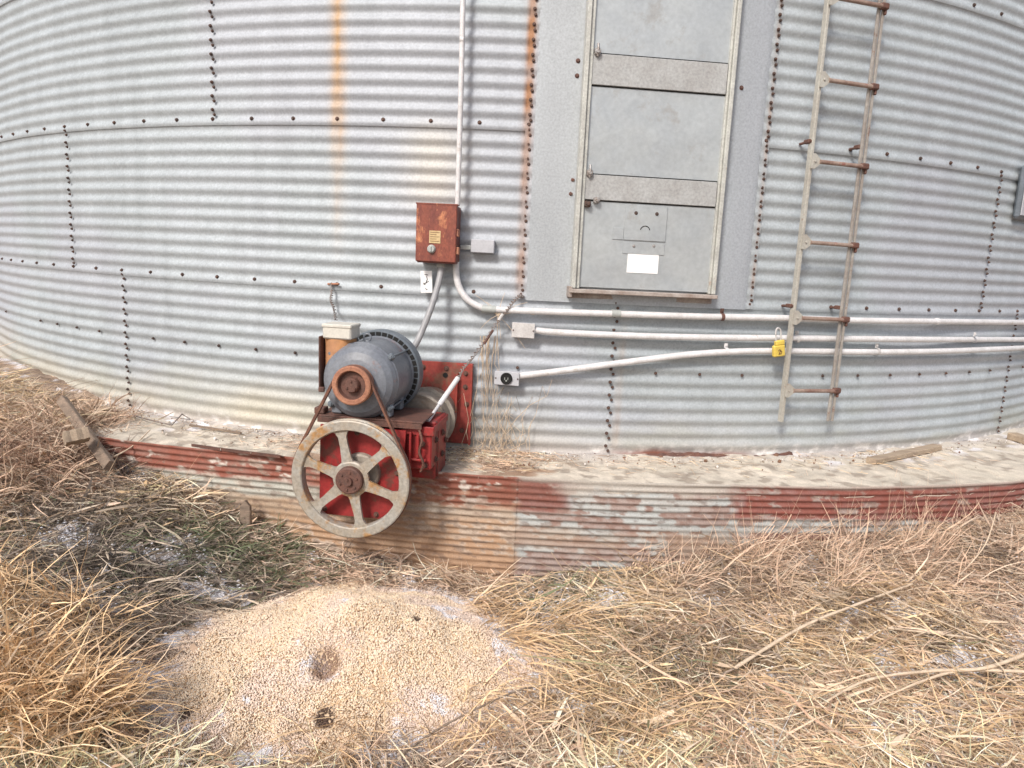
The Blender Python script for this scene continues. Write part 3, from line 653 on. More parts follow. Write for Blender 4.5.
# snow crumbs caught in the grass
n = 70000; x = RNG.uniform(-3, 3, n); y = RNG.uniform(1.3, 3.3, n); k = (snow_mask(x, y) > .25 + .5 * RNG.random(n)) & (np.hypot(x, YC - y) - R > .45) & (pile(x, y)[1] > 1.02); x, y = x[k], y[k]
n = len(x); z = ground_h(x, y) + .016 + RNG.random(n) * .026; v = IV[None] * (RNG.uniform(.002, .0065, (n, 1, 1)) * np.stack([RNG.uniform(.8, 1.6, n), RNG.uniform(.8, 1.4, n), RNG.uniform(.3, .7, n)], 1)[:, None])
v = v * RNG.uniform(.8, 1.2, v.shape)
V = (v + np.stack([x, y, z], 1)[:, None]).reshape(-1, 3); F_ = (IF[None] + (np.arange(n) * 12)[:, None, None]).reshape(-1, 3)
tag(np_mesh('snow', V, F_, None, 'snow'), 'thin crumbs of snow caught in the dead grass', 'snow', kind='stuff')

n = 1500; s_ = np.concatenate([RNG.uniform(-2.7, 3.2, 1000), RNG.normal(-.1, .2, 500)]); q = RNG.beta(1, 5, n) * .42 + .012; th = s_ / R
c0 = np.stack([(R + q) * np.sin(th), YC - (R + q) * np.cos(th), np.full(n, .001)], 1)
v = IV[None] * (RNG.gamma(2, .0012, (n, 1, 1)) + .001) * RNG.uniform(.6, 1.3, (n, 12, 1))
CC = np.array([(.30, .25, .20), (.55, .50, .44), (.20, .11, .07), (.70, .67, .64)])[RNG.integers(0, 4, n)]
tag(np_mesh('ledge_debris', (v + c0[:, None]).reshape(-1, 3), (IF[None] + (np.arange(n) * 12)[:, None, None]).reshape(-1, 3), np.repeat(CC, 12, 0), 'grain', smooth=False), 'crumbs of concrete, rust and grit along the foot of the bin wall', 'grit', kind='stuff')

# ------------------------------------------------------------------ twigs, canes, boards
def cane(name, pts, r0, r1, m, label, cat, lift=.05, grp=None):
    P = [on_ground(px, py, lift + (l if l else 0)) for px, py, l in pts]
    Q = []
    for i in range(len(P) - 1):
        p0, p1, p2, p3 = P[max(i - 1, 0)], P[i], P[i + 1], P[min(i + 2, len(P) - 1)]
        for t in np.linspace(0, 1, 7)[:-1]:
            Q.append(.5 * ((2 * p1) + (p2 - p0) * t + (2 * p0 - 5 * p1 + 4 * p2 - p3) * t * t + (3 * p1 - p0 - 3 * p2 + p3) * t**3))
    Q.append(P[-1]); rr = np.linspace(r0, r1, len(Q))
    rr = rr * (1 + .12 * np.sin(np.arange(len(Q)) * 2.1))
    tag(MB().tube(Q, list(rr), 7).build(name, m, origin=P[0]), label, cat, grp)
cane('twig', [(398, 757, 0), (440, 728, .02), (480, 707, .04), (520, 690, .03), (556, 682, .0)], .004, .0025, 'twig', 'thin dark twig lying along the near right edge of the grain heap', 'twig')
cane('cane', [(735, 668, .02), (800, 628, .05), (850, 607, .06), (912, 584, .04)], .0072, .0045, 'cane', 'straight thick cane leaning over the straw right of centre', 'cane')
cane('branch', [(822, 704, .01), (868, 680, .05), (930, 671, .07), (985, 668, .08), (1035, 650, .08)], .0040, .0075, 'cane', 'upper pale branch reaching in from the right edge of the grass', 'branch')
cane('branch', [(868, 706, .01), (910, 686, .04), (960, 671, .06), (1035, 672, .07)], .0036, .006, 'cane', 'lower pale branch from the right edge, running below its neighbour', 'branch')
cane('cane', [(888, 628, .02), (940, 634, .03), (988, 640, .02)], .0048, .0035, 'cane', 'short horizontal cane near the right edge above two pale branches', 'cane')
cane('stalk', [(700, 575, .0), (718, 562, .02), (735, 548, .05)], .007, .004, 'twig', 'stubby grey stalk leaning below the skirt at right', 'stalk')
cane('stalk', [(64, 470, .0), (100, 462, .05), (130, 448, .09), (150, 430, .12)], .005, .003, 'cane', 'long pale stalk slanting up across the brown weeds at far left', 'stalk')
cane('stalk', [(820, 545, .02), (880, 590, .05), (960, 630, .04), (1020, 650, .02)], .003, .002, 'cane', 'long thin straw stalk slanting down to the right over the grass', 'stalk')
cane('stalk', [(960, 575, .02), (985, 545, .08), (996, 512, .18)], .0035, .002, 'cane', 'upright stalk before the skirt nearest the right edge', 'stalk')
cane('stalk', [(400, 625, .02), (440, 640, .05), (490, 672, .05), (548, 715, .02)], .0025, .0018, 'cane', 'thin pale stalk lying over the right shoulder of the grain heap', 'stalk')
def plank(name, p, q, w, t, m, label, up=Vector((0, 0, 1)), cat='board', point=False):
    p, q = Vector(p), Vector(q); ax = (q - p).normalized(); side = ax.cross(up).normalized(); nn = side.cross(ax)
    L = (q - p).length; mb = MB()
    n = 8; vs = []
    for i in range(n + 1):
        c = p + ax * L * i / n; k = 1.0
        if point and i == n: k = .12
        jw = w * k * (1 + .04 * math.sin(i * 2.3)); jt = t * (1 + .08 * math.sin(i * 1.7 + 1))
        for a, b in ((-1, -.7), (-.85, -1), (.85, -1), (1, -.7), (1, .7), (.85, 1), (-.85, 1), (-1, .7)): vs.append(c + side * a * jw / 2 + nn * b * jt / 2)
    fs = [(i * 8 + k, i * 8 + (k + 1) % 8, i * 8 + 8 + (k + 1) % 8, i * 8 + 8 + k) for i in range(n) for k in range(8)] + [tuple(range(7, -1, -1)), tuple(range(n * 8, n * 8 + 8))]
    o = mb.add(vs, fs).build(name, m, origin=p); return tag(o, label, cat)
wz = lambda px, py, r, z: (lambda P: Vector((P.x, P.y, z)))(wp(px, py, r))
def onz(px, py, z):
    d = ray(px, py); t = (z - CZ) / d[2]; return Vector((d[0] * t, d[1] * t, z))
plank('board', onz(871, 461, .012), onz(937, 447, .014), .055, .03, 'woodtan', 'short weathered board lying on the ledge at right')
plank('board', onz(1012, 436, .02), onz(1046, 446, .02), .075, .045, 'woodtan', 'tan board end on the ledge at the right edge')
P = on_ground(246, 538); plank('stake', P - Vector((0, 0, .05)), P + Vector((-.012, .03, .175)), .05, .022, 'wood', 'split wooden stake standing before the rusty skirt', up=Vector((0, 1, 0)), cat='stake', point=True)
P = onz(110, 466, -.06); Q = onz(62, 400, .13); plank('stake', P, Q, .05, .035, 'wood', 'grey wooden stake leaning in the weeds at far left', up=Vector((0, -1, .3)), cat='stake')
P = onz(64, 439, .06); Q = onz(88, 434, .07); plank('wood_block', P, Q, .06, .07, 'woodtan', 'small square wood block beside the leaning stake', up=Vector((0, -1, .3)), cat='block')
P = onz(190, 425, .012); Q = onz(241, 433, .008); plank('stick', P, Q, .012, .010, 'wood', 'thin brown stick on the ledge left of the wheel', cat='stick')
m = MB(); m.tube([onz(a, b, .02 + c) for a, b, c in ((88, 405, .01), (120, 412, .0), (150, 420, .0), (172, 425, .0), (182, 414, .03), (190, 419, .01))], .004, 6)
tag(m.build('wire', 'cable', origin=onz(150, 420, .02)), 'pale bent wire lying on the ledge at left', 'wire')
P = on_ground(800, 752, .02)
v = IV * np.array([.035, .03, .018]) * RNG.uniform(.8, 1.2, (12, 1)); o = MB().add([Vector(a) + P for a in v], [tuple(f) for f in IF], True).build('snow_lump', 'snow', origin=P)
sb = o.modifiers.new('s', 'SUBSURF'); sb.levels = sb.render_levels = 2; tag(o, 'white lump of snow in the straw at the bottom edge', 'snow lump')

# ------------------------------------------------------------------ dead weeds hanging by the wall
def weed(name, foot, stems, label, mcol=PALE):
    root = empty(name, foot, label, 'weed')
    m = MB()
    for pts in stems:
        m.tube(pts, list(np.linspace(.0018, .0009, len(pts))), 5)
    m.build('stem', 'cane', root); return root
stems = []
for k in range(46):
    x0 = 497 + random.gauss(0, 16); p0 = wp(x0, 458 + random.uniform(-3, 3), .03 + random.random() * .06)
    pts = [p0]; x1 = x0 + random.gauss(0, 12); top = random.uniform(385, 440)
    for i in range(1, 6):
        t = i / 5; pts.append(wp(x0 + (x1 - x0) * t + random.gauss(0, 3) + 7 * math.sin(t * 3 + k), 458 + (top - 458) * (t if t < .8 else 1.55 - t * .7) , .03 + .03 * random.random()))
    stems.append(pts)
weed('dead_weed', wp(497, 458, .05), stems, 'curly dead weed growing on the ledge under the square junction boxes')
stems = []
for k in range(16):
    x0 = 487 + random.gauss(0, 4); stems.append([wp(x0 + random.gauss(0, 1.5) + 3 * math.sin(i + k) * (i / 5), 336 + i * random.uniform(9, 19), .05 + .01 * random.random()) for i in range(6)])
for k in range(12):
    a = random.uniform(0, 6.28); l = random.uniform(15, 38); stems.append([wp(498 + math.cos(a) * l * t, 315 + math.sin(a) * l * t + 8 * t * t, .05) for t in (0, .4, .7, 1)])
weed('hanging_straw', wp(490, 330, .06), stems, 'bunch of straw snagged on the wire between elbow and boxes')
weed('dead_weed', wp(545, 450, .04), [[wp(517, 418, .03), wp(530, 405, .04), wp(547, 396, .05), wp(552, 380, .05)], [wp(517, 418, .03), wp(500, 440, .03), wp(495, 458, .02)]], 'single forked yellow stem against the wall under the lower conduit')

# ------------------------------------------------------------------ electrical things on the wall
def smooth_pts(P, k=6):
    Q = []
    for i in range(len(P) - 1):
        p0, p1, p2, p3 = P[max(i - 1, 0)], P[i], P[i + 1], P[min(i + 2, len(P) - 1)]
        for t in np.linspace(0, 1, k + 1)[:-1]: Q.append(.5 * ((2 * p1) + (p2 - p0) * t + (2 * p0 - 5 * p1 + 4 * p2 - p3) * t * t + (3 * p1 - p0 - 3 * p2 + p3) * t**3))
    return Q + [P[-1]]
def conduit(name, pts, rad, r, m, label, couplings=(), straps=()):
    root = empty(name, wp(*pts[0], r), label, 'conduit')
    P = [wp(px, py, r) for px, py in pts]
    MB().tube(smooth_pts(P), rad, 14).build('pipe', m, root)
    for px, py, l in couplings:
        c = wp(px, py, r); d = (wp(px + 4, py + (.25 if l > 0 else 0), r) - c).normalized()
        MB().tube([c - d * abs(l) / 2, c + d * abs(l) / 2], rad * 1.18, 14).build('coupling', 'coupling' if m == 'pvc' and abs(l) > .03 else m, root)
    for px, py, mm in straps:
        c = wp(px, py, r); th = math.atan2(c.x, YC - c.y); n = Vector((math.sin(th), -math.cos(th), 0)); d = Vector((math.cos(th), math.sin(th), 0))
        mb = MB()
        ring = [c + (n * math.cos(a) + Vector((0, 0, 1)) * math.sin(a)) * (rad + .003) for a in np.linspace(-PI * .6, PI * .6, 12)]
        for a, b in zip(ring[:-1], ring[1:]): mb.add([a - d * .009, b - d * .009, b + d * .009, a + d * .009], [(0, 1, 2, 3)])
        mb.obox(c - n * .006 + Vector((0, 0, rad + .014)), d, n, Vector((0, 0, 1)), .020, .004, .026, .001); mb.bolt(c - n * .003 + Vector((0, 0, rad + .015)), n, .005, .005)
        mb.build('strap', mm, root)
    return root
conduit('conduit', [(464.5, -30), (463, 0), (461.5, 70), (459.5, 140), (457.5, 205)], .0125, .085, 'pvc', 'thin white conduit running straight up from the rusty switch box', straps=((462, 40, 'pvc'),))
conduit('conduit', [(456, 262), (456.5, 276), (460, 289), (468, 300), (479, 306.5), (490, 309), (530, 311), (620, 314), (700, 316.5), (780, 318), (860, 320.5), (940, 321.5), (1040, 322.5)], .0165, .045, 'pvc', 'upper white conduit bending down from the switch box and passing below the door', couplings=((489, 309, .07), (616, 313.6, .045), (937, 321.5, .02)), straps=((722, 317, 'darkrust'),))
conduit('conduit', [(534, 330), (560, 332.5), (640, 336), (720, 337.6), (780, 338), (860, 338.8), (940, 339.5), (1040, 339.5)], .0165, .045, 'pvc', 'middle white conduit running right from the plain junction box', straps=((797, 339, 'jbox'), (975, 339.5, 'pvc')))
conduit('conduit', [(518, 376), (560, 371), (620, 363), (680, 355.5), (720, 352.3), (760, 351), (820, 351.5), (880, 352), (940, 351.2), (1000, 349), (1040, 347)], .0165, .045, 'pvc', 'lowest white conduit rising from the box with the black plug', straps=((726, 351.5, 'pvc'), (877, 351.5, 'jbox')))
# grey flexible conduit from the switch box to the motor
Pm = [wp(441, 262, .06), wp(441, 270, .07), wp(438, 285, .10), wp(431, 308, .16), wp(424, 326, .19), wp(417, 342, .22), wp(410, 352, .23)]
root = empty('motor_conduit', Pm[0], 'grey flexible conduit hanging from the switch box to the motor', 'conduit')
MB().tube(smooth_pts(Pm), .0155, 12).build('hose', 'greypipe', root)
d0 = (Pm[1] - Pm[0]).normalized(); MB().tube([Pm[0] - d0 * .01, Pm[0] + d0 * .03], .021, 8).build('fitting', 'coupling', root)
# switch box
r0, r1 = .03, .135
s0, zt = on_wall(416, 203, r1); s1, zb = on_wall(456, 263, r1)
BX = empty('switch_box', W((s0 + s1) / 2, zb, .02), 'rusty red steel switch box with round knob and yellowed plate', 'switch box')
MB().wbox(s0 + .004, s1 - .004, zb - .006, zt - .004, .012, r1 - .012, .004).build('case', 'redboxshade', BX)
m = MB().wbox(s0, s1, zb, zt, r1 - .011, r1, .004); m.wbox(s0 - .002, s1 + .002, zt - .004, zt + .003, r1 - .05, r1 + .002, .001); m.build('cover', 'redbox', BX)
sa, za = on_wall(434.5, 239, r1); MB().wbox(on_wall(429, 245, r1)[0], on_wall(440.5, 245, r1)[0], on_wall(430, 243, r1)[1], on_wall(430, 230.5, r1)[1], r1 + .0005, r1 + .003).build('nameplate', 'plate', BX)
m = MB()
for i in range(5):
    z = on_wall(430, 241 - i * 2.2, r1)[1]; m.wbox(on_wall(430, 245, r1)[0], on_wall(439.5 - (i % 2) * 3, 245, r1)[0], z - .0012, z + .0012, r1 + .0032, r1 + .0040)
m.build('printed_line', 'brownmark', BX)
sa, za = on_wall(431.5, 249, r1); th = sa / R; nn = Vector((math.sin(th), -math.cos(th), 0))
m = MB().lathe(W(sa, za, r1), nn, [(0, .021), (.006, .020), (.012, .016), (.016, .015), (.016, 0)], 24); m.obox(W(sa, za, r1 + .018), Vector((math.cos(th), math.sin(th), 0)), nn, Vector((0, 0, 1)), .007, .006, .026, .002); m.build('knob', 'coupling', BX)
m = MB()
for py in (233, 251): sa, za = on_wall(457.5, py, r1 - .02); m.wbox(sa - .004, sa + .008, za - .018, za + .018, r1 - .045, r1 - .006, .003); 
m.build('cover_clip', 'rust', BX)
# small things around it
s0, z1 = on_wall(471, 239, .05); s1, z0 = on_wall(494, 253.5, .05)
root = empty('small_box', W(s0, z0, .03), 'small plain grey box right of the rusty switch box', 'box')
MB().wbox(s0, s1, z0, z1, .012, .052, .003).build('case', 'greybox', root); MB().wbox(s0 - .055, s0 - .001, z0 + .012, z0 + .034, .02, .034, .003).build('nipple', 'coupling', root)
s0, z1 = on_wall(421, 270.5, .05); s1, z0 = on_wall(432, 293, .05)
root = empty('paper_tag', W(s0, z1, .05), 'white paper tag with pen marks hanging under the switch box', 'tag')
MB().wbox(s0, s1, z0, z1, .050, .052, 0, .05).build('paper', 'white', root)
m = MB(); sm_ = (s0 + s1) / 2; zc = (z0 + z1) / 2
for pts in (((-.010, .035), (-.002, .036), (.008, .033)), ((0, .03), (.004, .012), (-.002, -.004)), ((.012, .004), (-.002, -.006), (-.014, -.012)), ((-.012, -.004), (-.014, -.012), (-.004, -.015)), ((-.004, -.03), (.002, -.04), (.006, -.036))):
    m.tube([W(sm_ + a, zc + b, .0535) for a, b in pts], .0016, 4)
m.build('pen_mark', 'black', root)
def jbox(pts, label, plug=False, m='jbox'):
    (xa, ya), (xb, yb) = pts; s0, z1 = on_wall(xa, ya, .07); s1, z0 = on_wall(xb, yb, .07)
    root = empty('junction_box', W((s0 + s1) / 2, z0, .02), label, 'junction box')
    MB().wbox(s0 + .003, s1 - .003, z0 + .003, z1 - .003, .01, .062, .004, -.02).build('case', 'greybox', root)
    MB().wbox(s0, s1, z0, z1, .063, .070, .002, -.02).build('cover', m, root)
    th = (s0 + s1) / 2 / R; nn = Vector((math.sin(th), -math.cos(th), 0)); t = MB()
    for a in (s0 + .008, s1 - .008): t.bolt(W(a, (z0 + z1) / 2, .070), nn, .004, .004, False)
    t.build('screw', 'bolt', root)
    if plug:
        c = W((s0 + s1) / 2 - .002, (z0 + z1) / 2, .070)
        MB().lathe(c, nn, [(0, .030), (.008, .029), (.010, .025), (.006, .022), (.006, 0)], 28).build('socket', 'slot', root)
        t = MB(); tt = Vector((math.cos(th), math.sin(th), 0)); z = Vector((0, 0, 1))
        t.obox(c + nn * .008 - tt * .008, tt, nn, z, .003, .005, .012); t.obox(c + nn * .008 + tt * .008, tt, nn, z, .003, .005, .012); t.lathe(c + nn * .0065 - z * .01, nn, [(0, .004), (.004, .004), (.004, 0)], 10)
        t.build('contact', 'coupling', root)
jbox(((512, 322.5), (534.5, 338.5)), 'plain pale junction box feeding the middle conduit')
jbox(((494.5, 371), (519, 386)), 'grey junction box with a round black socket', True, 'greybox')
# hatch edge at far right
s0, z1 = on_wall(1022.5, 182, .05); z0 = on_wall(1021, 219, .05)[1]
root = empty('wall_hatch', W(s0 + .2, z0, 0), 'grey metal hatch with a raised rim at the right edge of the bin', 'hatch')
MB().wbox(s0, s0 + .45, z0, z1 + .1, .015, .05, .02).build('rim', 'fan', root); MB().wbox(s0 + .02, s0 + .43, z0 + .02, z1 + .08, .0505, .056, .004).build('cover', 'greybox', root)

# ------------------------------------------------------------------ ladder
LR = .10
sl = (on_wall(829.5, 0, LR)[0] + on_wall(783, 420, LR)[0]) / 2; sr_ = (on_wall(884, 0, LR)[0] + on_wall(829, 420, LR)[0]) / 2
ztop, zbot = 3.3, on_wall(781, 422, LR)[1]
LAD = empty('ladder', W((sl + sr_) / 2, zbot, LR), 'narrow galvanised ladder with rusty rungs bolted up the bin wall', 'ladder')
thl = (sl + sr_) / 2 / R; ln_ = Vector((math.sin(thl), -math.cos(thl), 0)); lt = Vector((math.cos(thl), math.sin(thl), 0)); lz = Vector((0, 0, 1))
lc = W((sl + sr_) / 2, 0, LR); hwid = (sr_ - sl) / 2 * (R + LR) / R
def lbox(mb, x0, x1, z0, z1, n0, n1, bev=0): return mb.obox(lc + lt * (x0 + x1) / 2 + ln_ * (n0 + n1) / 2 + lz * (z0 + z1) / 2, lt, ln_, lz, abs(x1 - x0), abs(n1 - n0), abs(z1 - z0), bev)
m = MB(); lbox(m, -hwid - .008, -hwid + .006, zbot, ztop, -.004, 0, .001); lbox(m, -hwid - .0115, -hwid - .0085, zbot, ztop, -.028, .001, .001); m.build('rail', 'rail', LAD)
m = MB(); zb2 = zbot + .0
lbox(m, hwid - .020, hwid - .008, zb2, ztop, -.010, 0, .001); lbox(m, hwid - .0075, hwid + .007, zb2, ztop, -.016, -.012, .001); lbox(m, hwid + .0075, hwid + .020, zb2, ztop, -.010, 0, .001)
m.build('rail', 'railrust', LAD, 'wider rusty channel rail')
rz = [on_wall(x, y, LR + .02)[1] for x, y in ((786, 391), (796, 318), (805, 242), (815, 161), (823, 79), (831, -4))]
rz += [rz[-1] + .41, rz[-1] + .82]
def rung(z):
    ro = MB(); 
    ro.tube([lc - lt * (hwid - .035) + ln_ * .012 + lz * z, lc + lt * (hwid - .01) + ln_ * .012 + lz * (z - .002)], .0105, 10)
    o = ro.build('rung', 'rung', LAD)
    e = MB(); a = lc + lz * z + ln_ * .006         # flared, flattened left end
    pts = [(-hwid - .010, .036), (-hwid + .008, .038), (-hwid + .040, .012), (-hwid + .046, 0), (-hwid + .040, -.012), (-hwid + .008, -.036), (-hwid - .010, -.034)]
    e.prism([a + lt * x + lz * y for x, y in pts], ln_ * .007); e.bolt(a + ln_ * .007 - lt * (hwid - .008) , ln_, .006, .006, False); e.build('flared_end', 'rail', o)
    e = MB(); e.obox(lc + lt * (hwid + .006) + lz * (z - .001) + ln_ * .010, lt, ln_, lz, .046, .026, .030, .006)
    e.obox(lc + lt * (hwid + .018) + lz * (z - .020) + ln_ * .004, lt, ln_, lz, .012, .020, .036, .004); e.build('clamped_end', 'darkrust', o)
for z in rz: rung(z)
for zz in (RING + .006, 2 * RING + .006, 3 * RING):
    for sgn in (-1, 1):
        m = MB(); m.tube([lc + lt * (hwid * sgn - .01) + lz * zz - ln_ * .004, lc + lt * (hwid * sgn - .018) + lz * (zz - .004) - ln_ * (LR - .015)], .007, 8)
        m.obox(lc + lt * (hwid * sgn - .014) + lz * zz - ln_ * .03, lt, ln_, lz, .024, .04, .020, .003)
        m.build('standoff', 'darkrust', LAD)
# yellow padlock
c = wp(778.5, 348.5, .11); zz = Vector((0, 0, 1)); til = .14; ux = lt * math.cos(til) + zz * math.sin(til); uz = zz * math.cos(til) - lt * math.sin(til)
root = empty('padlock', c, 'bright yellow padlock hanging on the conduit beside the ladder', 'padlock')
m = MB(); m.obox(c - uz * .012, ux, ln_, uz, .066, .026, .060, .006); m.obox(c + ux * .006 + uz * .030, ux, ln_, uz, .052, .024, .026, .005); m.build('body', 'yellow', root)
MB().tube(smooth_pts([c - ux * .014 + uz * .04, c - ux * .014 + uz * .09, c - ux * .002 + uz * .106, c + ux * .014 + uz * .09, c + ux * .014 + uz * .04]), .0045, 8).build('shackle', 'jbox', root)
m = MB(); b = c + ln_ * .0145 - uz * .018
m.tube([b + ux * x + uz * y for x, y in ((-.010, .008), (-.004, .015), (.004, .011), (-.003, .001), (-.009, -.008), (.008, -.007))], .0022, 5); m.tube([b + ux * x + uz * y for x, y in ((.002, .006), (.010, .002), (.006, -.004))], .002, 5)
m.build('stamped_mark', 'brownmark', root)

# ------------------------------------------------------------------ auger drive
AX = Vector((.110, .994, 0)).normalized(); EE = Vector((AX.y, -AX.x, 0)); UZ = Vector((0, 0, 1))
W0 = Vector((-.719, 2.72, .030))
def P3(e, d, z): return W0 + EE * e + AX * d + UZ * z
AD = empty('auger_drive', (-.6, 3.1, 0), 'red bin unloading auger drive with grey electric motor and belt wheel', 'auger drive')
def pbox(mb, e0, e1, d0, d1, z0, z1, bev=.003): return mb.obox(P3((e0 + e1) / 2, (d0 + d1) / 2, (z0 + z1) / 2), EE, AX, UZ, e1 - e0, d1 - d0, z1 - z0, bev)
# big wheel
WH = MB().lathe(P3(0, 0, 0), AX, [(.004, .214), (0, .218), (0, .253), (.003, .2585), (.012, .2585), (.024, .243), (.036, .2585), (.046, .2585), (.050, .253), (.050, .221), (.046, .214), (.026, .212), (.004, .214)], 72).build('belt_wheel', 'wheel', AD)
for k in range(6):
    a = math.radians(102 - 60 * k); u = EE * math.cos(a) + UZ * math.sin(a); v = EE * -math.sin(a) + UZ * math.cos(a)
    out = [(.055, .030), (.09, .022), (.15, .0175), (.185, .018), (.205, .027), (.216, .044)]
    poly = [P3(0, .012, 0) + u * r + v * w for r, w in out] + [P3(0, .012, 0) + u * r - v * w for r, w in reversed(out)]
    m = MB().prism(poly, AX * .013)
    m.prism([P3(0, .0245, 0) + u * r + v * w for r, w in ((.06, .006), (.21, .005), (.21, -.005), (.06, -.006))], AX * .018)
    m.build('spoke', 'wheel', WH)
m = MB().lathe(P3(0, 0, 0), AX, [(.010, 0), (.010, .072), (.014, .079), (.030, .079), (.04, .06)], 40); m.build('hub_disc', 'wheel', WH)
m = MB().lathe(P3(0, 0, 0), AX, [(-.026, 0), (-.026, .018), (-.014, .020), (-.014, .052), (-.010, .058), (.011, .060)], 40)
for k in range(6):
    a = math.radians(20 + 60 * k); m.bolt(P3(math.cos(a) * .038, -.014, math.sin(a) * .038), -AX, .0055, .006, False)
m.obox(P3(0, -.028, .010), EE, AX, UZ, .008, .006, .012); m.build('hub', 'darkrust', WH)
# motor pulley
pc = (.004, 0, .407)
MP = MB().lathe(P3(*pc), AX, [(.004, .060), (-.002, .064), (-.002, .078), (.002, .083), (.012, .083), (.024, .070), (.036, .083), (.046, .083), (.048, .078), (.048, .02)], 48).build('motor_pulley', 'rust', AD)
m = MB().lathe(P3(*pc), AX, [(.004, .060), (.022, .054), (.022, .034), (.004, .030), (-.002, .026), (-.002, 0)], 36)
for k in range(3):
    a = math.radians(90 + 120 * k); m.bolt(P3(pc[0] + math.cos(a) * .019, -.002, pc[2] + math.sin(a) * .019), -AX, .005, .006, False)
m.build('pulley_hub', 'darkrust', MP)
# belt
r1b, r2b, dd_ = .2595, .081, .407; be = math.asin((r1b - r2b) / dd_)
loop = []
for a in np.linspace(PI - be, 2 * PI + be, 60): loop.append((r1b * math.cos(a), r1b * math.sin(a), 1))
for a in np.linspace(be, PI - be, 26): loop.append((pc[0] + r2b * math.cos(a), pc[2] + r2b * math.sin(a), 1))
mb = MB(); n = len(loop); vs = []
cxm, czm = 0, .15
for i, (x, z, _) in enumerate(loop):
    xa, za, _ = loop[i - 1]; xb, zb_, _ = loop[(i + 1) % n]; tx, tz = xb - xa, zb_ - za; l = math.hypot(tx, tz); nx, nz = tz / l, -tx / l
    for o_, d_ in ((-.007, .013), (.003, .010), (.003, .032), (-.007, .029)): vs.append(P3(x + nx * o_, d_, z + nz * o_))
mb.add(vs, [(i * 4 + k, i * 4 + (k + 1) % 4, ((i + 1) % n) * 4 + (k + 1) % 4, ((i + 1) % n) * 4 + k) for i in range(n) for k in range(4)]).build('drive_belt', 'belt', AD)
# motor
mz = .407
MO = MB().lathe(P3(0, 0, mz), AX, [(.052, .0), (.052, .05), (.058, .06), (.064, .10), (.074, .130), (.094, .152), (.112, .162), (.122, .165), (.126, .168), (.134, .168), (.136, .165), (.335, .166), (.345, .172)], 64).build('motor', 'motor', AD)
MB().lathe(P3(0, 0, mz), AX, [(.346, .170), (.348, .193), (.353, .197), (.415, .197), (.430, .188), (.436, .16), (.438, 0)], 64).build('fan_cover', 'fan', MO)
m = MB()
for k in range(40):
    a = 2 * PI * k / 40; u = EE * math.cos(a) + UZ * math.sin(a); v = EE * -math.sin(a) + UZ * math.cos(a)
    m.obox(P3(0, .3465, mz) + u * .181, u, AX, v, .016, .008, .0215, 0)
m.build('vent_slot', 'slot', MO)
m = MB()
for a in (40, 140, 220, 320):
    a = math.radians(a); u = EE * math.cos(a) + UZ * math.sin(a); v = EE * -math.sin(a) + UZ * math.cos(a)
    m.obox(P3(0, .130, mz) + u * .172, u, AX, v, .028, .022, .030, .005); m.tube([P3(0, .14, mz) + u * .174, P3(0, .345, mz) + u * .174], .005, 6); m.bolt(P3(0, .118, mz) + u * .174, -AX, .008, .010); m.build('through_bolt', 'fan', MO); m = MB()
for a in (20, 100, 160, 250, 330):
    a = math.radians(a); MB().bolt(P3(math.cos(a) * .118, .088, mz + math.sin(a) * .118), -AX, .006, .008).build('shield_bolt', 'fan', MO)
m = MB(); m.tube([P3(0, .2, mz + .15), P3(0, .2, mz + .165)], .012, 8); m.tube([P3(.016 * math.cos(a), .2, mz + .180 + .016 * math.sin(a)) for a in np.linspace(0, 2 * PI, 15)], .0045, 6); m.build('lifting_eye', 'motor', MO)
m = MB()
for e_ in (-.11, .11):
    for d_ in (.15, .30): pbox(m, e_ - .025, e_ + .025, d_ - .02, d_ + .02, mz - .155, mz - .085, .006); m.bolt(P3(e_ + .005, d_ - .0, mz - .085), UZ, .009, .012); m.build('foot', 'motor', MO); m = MB()
# motor base plate
m = MB(); pbox(m, -.19, .285, .10, .36, mz - .166, mz - .158, .002); pbox(m, -.185, .28, .098, .104, mz - .19, mz - .1665, .001); pbox(m, -.205, -.16, .11, .16, mz - .157, mz - .13, .003)
m.build('motor_plate', 'darkrust', AD)
# terminal box and cream box on the left
m = MB(); n_ = 10
prof = [(-.186, .072), (-.186, .086)]
m.tube([P3(-.108, .17, mz - .05), P3(-.108, .17, mz + .02), P3(-.108, .17, mz + .1), P3(-.108, .17, mz + .175)], .066, 32); TB = m.build('terminal_box', 'rustbox', AD)
m = MB(); pbox(m, -.180, -.1725, .098, .25, mz - .055, mz + .185, .003); pbox(m, -.176, -.15, .086, .10, mz - .055, mz - .033, .003); m.build('side_plate', 'darkrust', TB)
m = MB(); pbox(m, -.163, -.037, .10, .21, mz + .176, mz + .236, .006); CB = m.build('cream_box', 'cream', AD)
m = MB(); pbox(m, -.166, -.034, .096, .213, mz + .224, mz + .240, .004); m.build('lid', 'cream', CB)
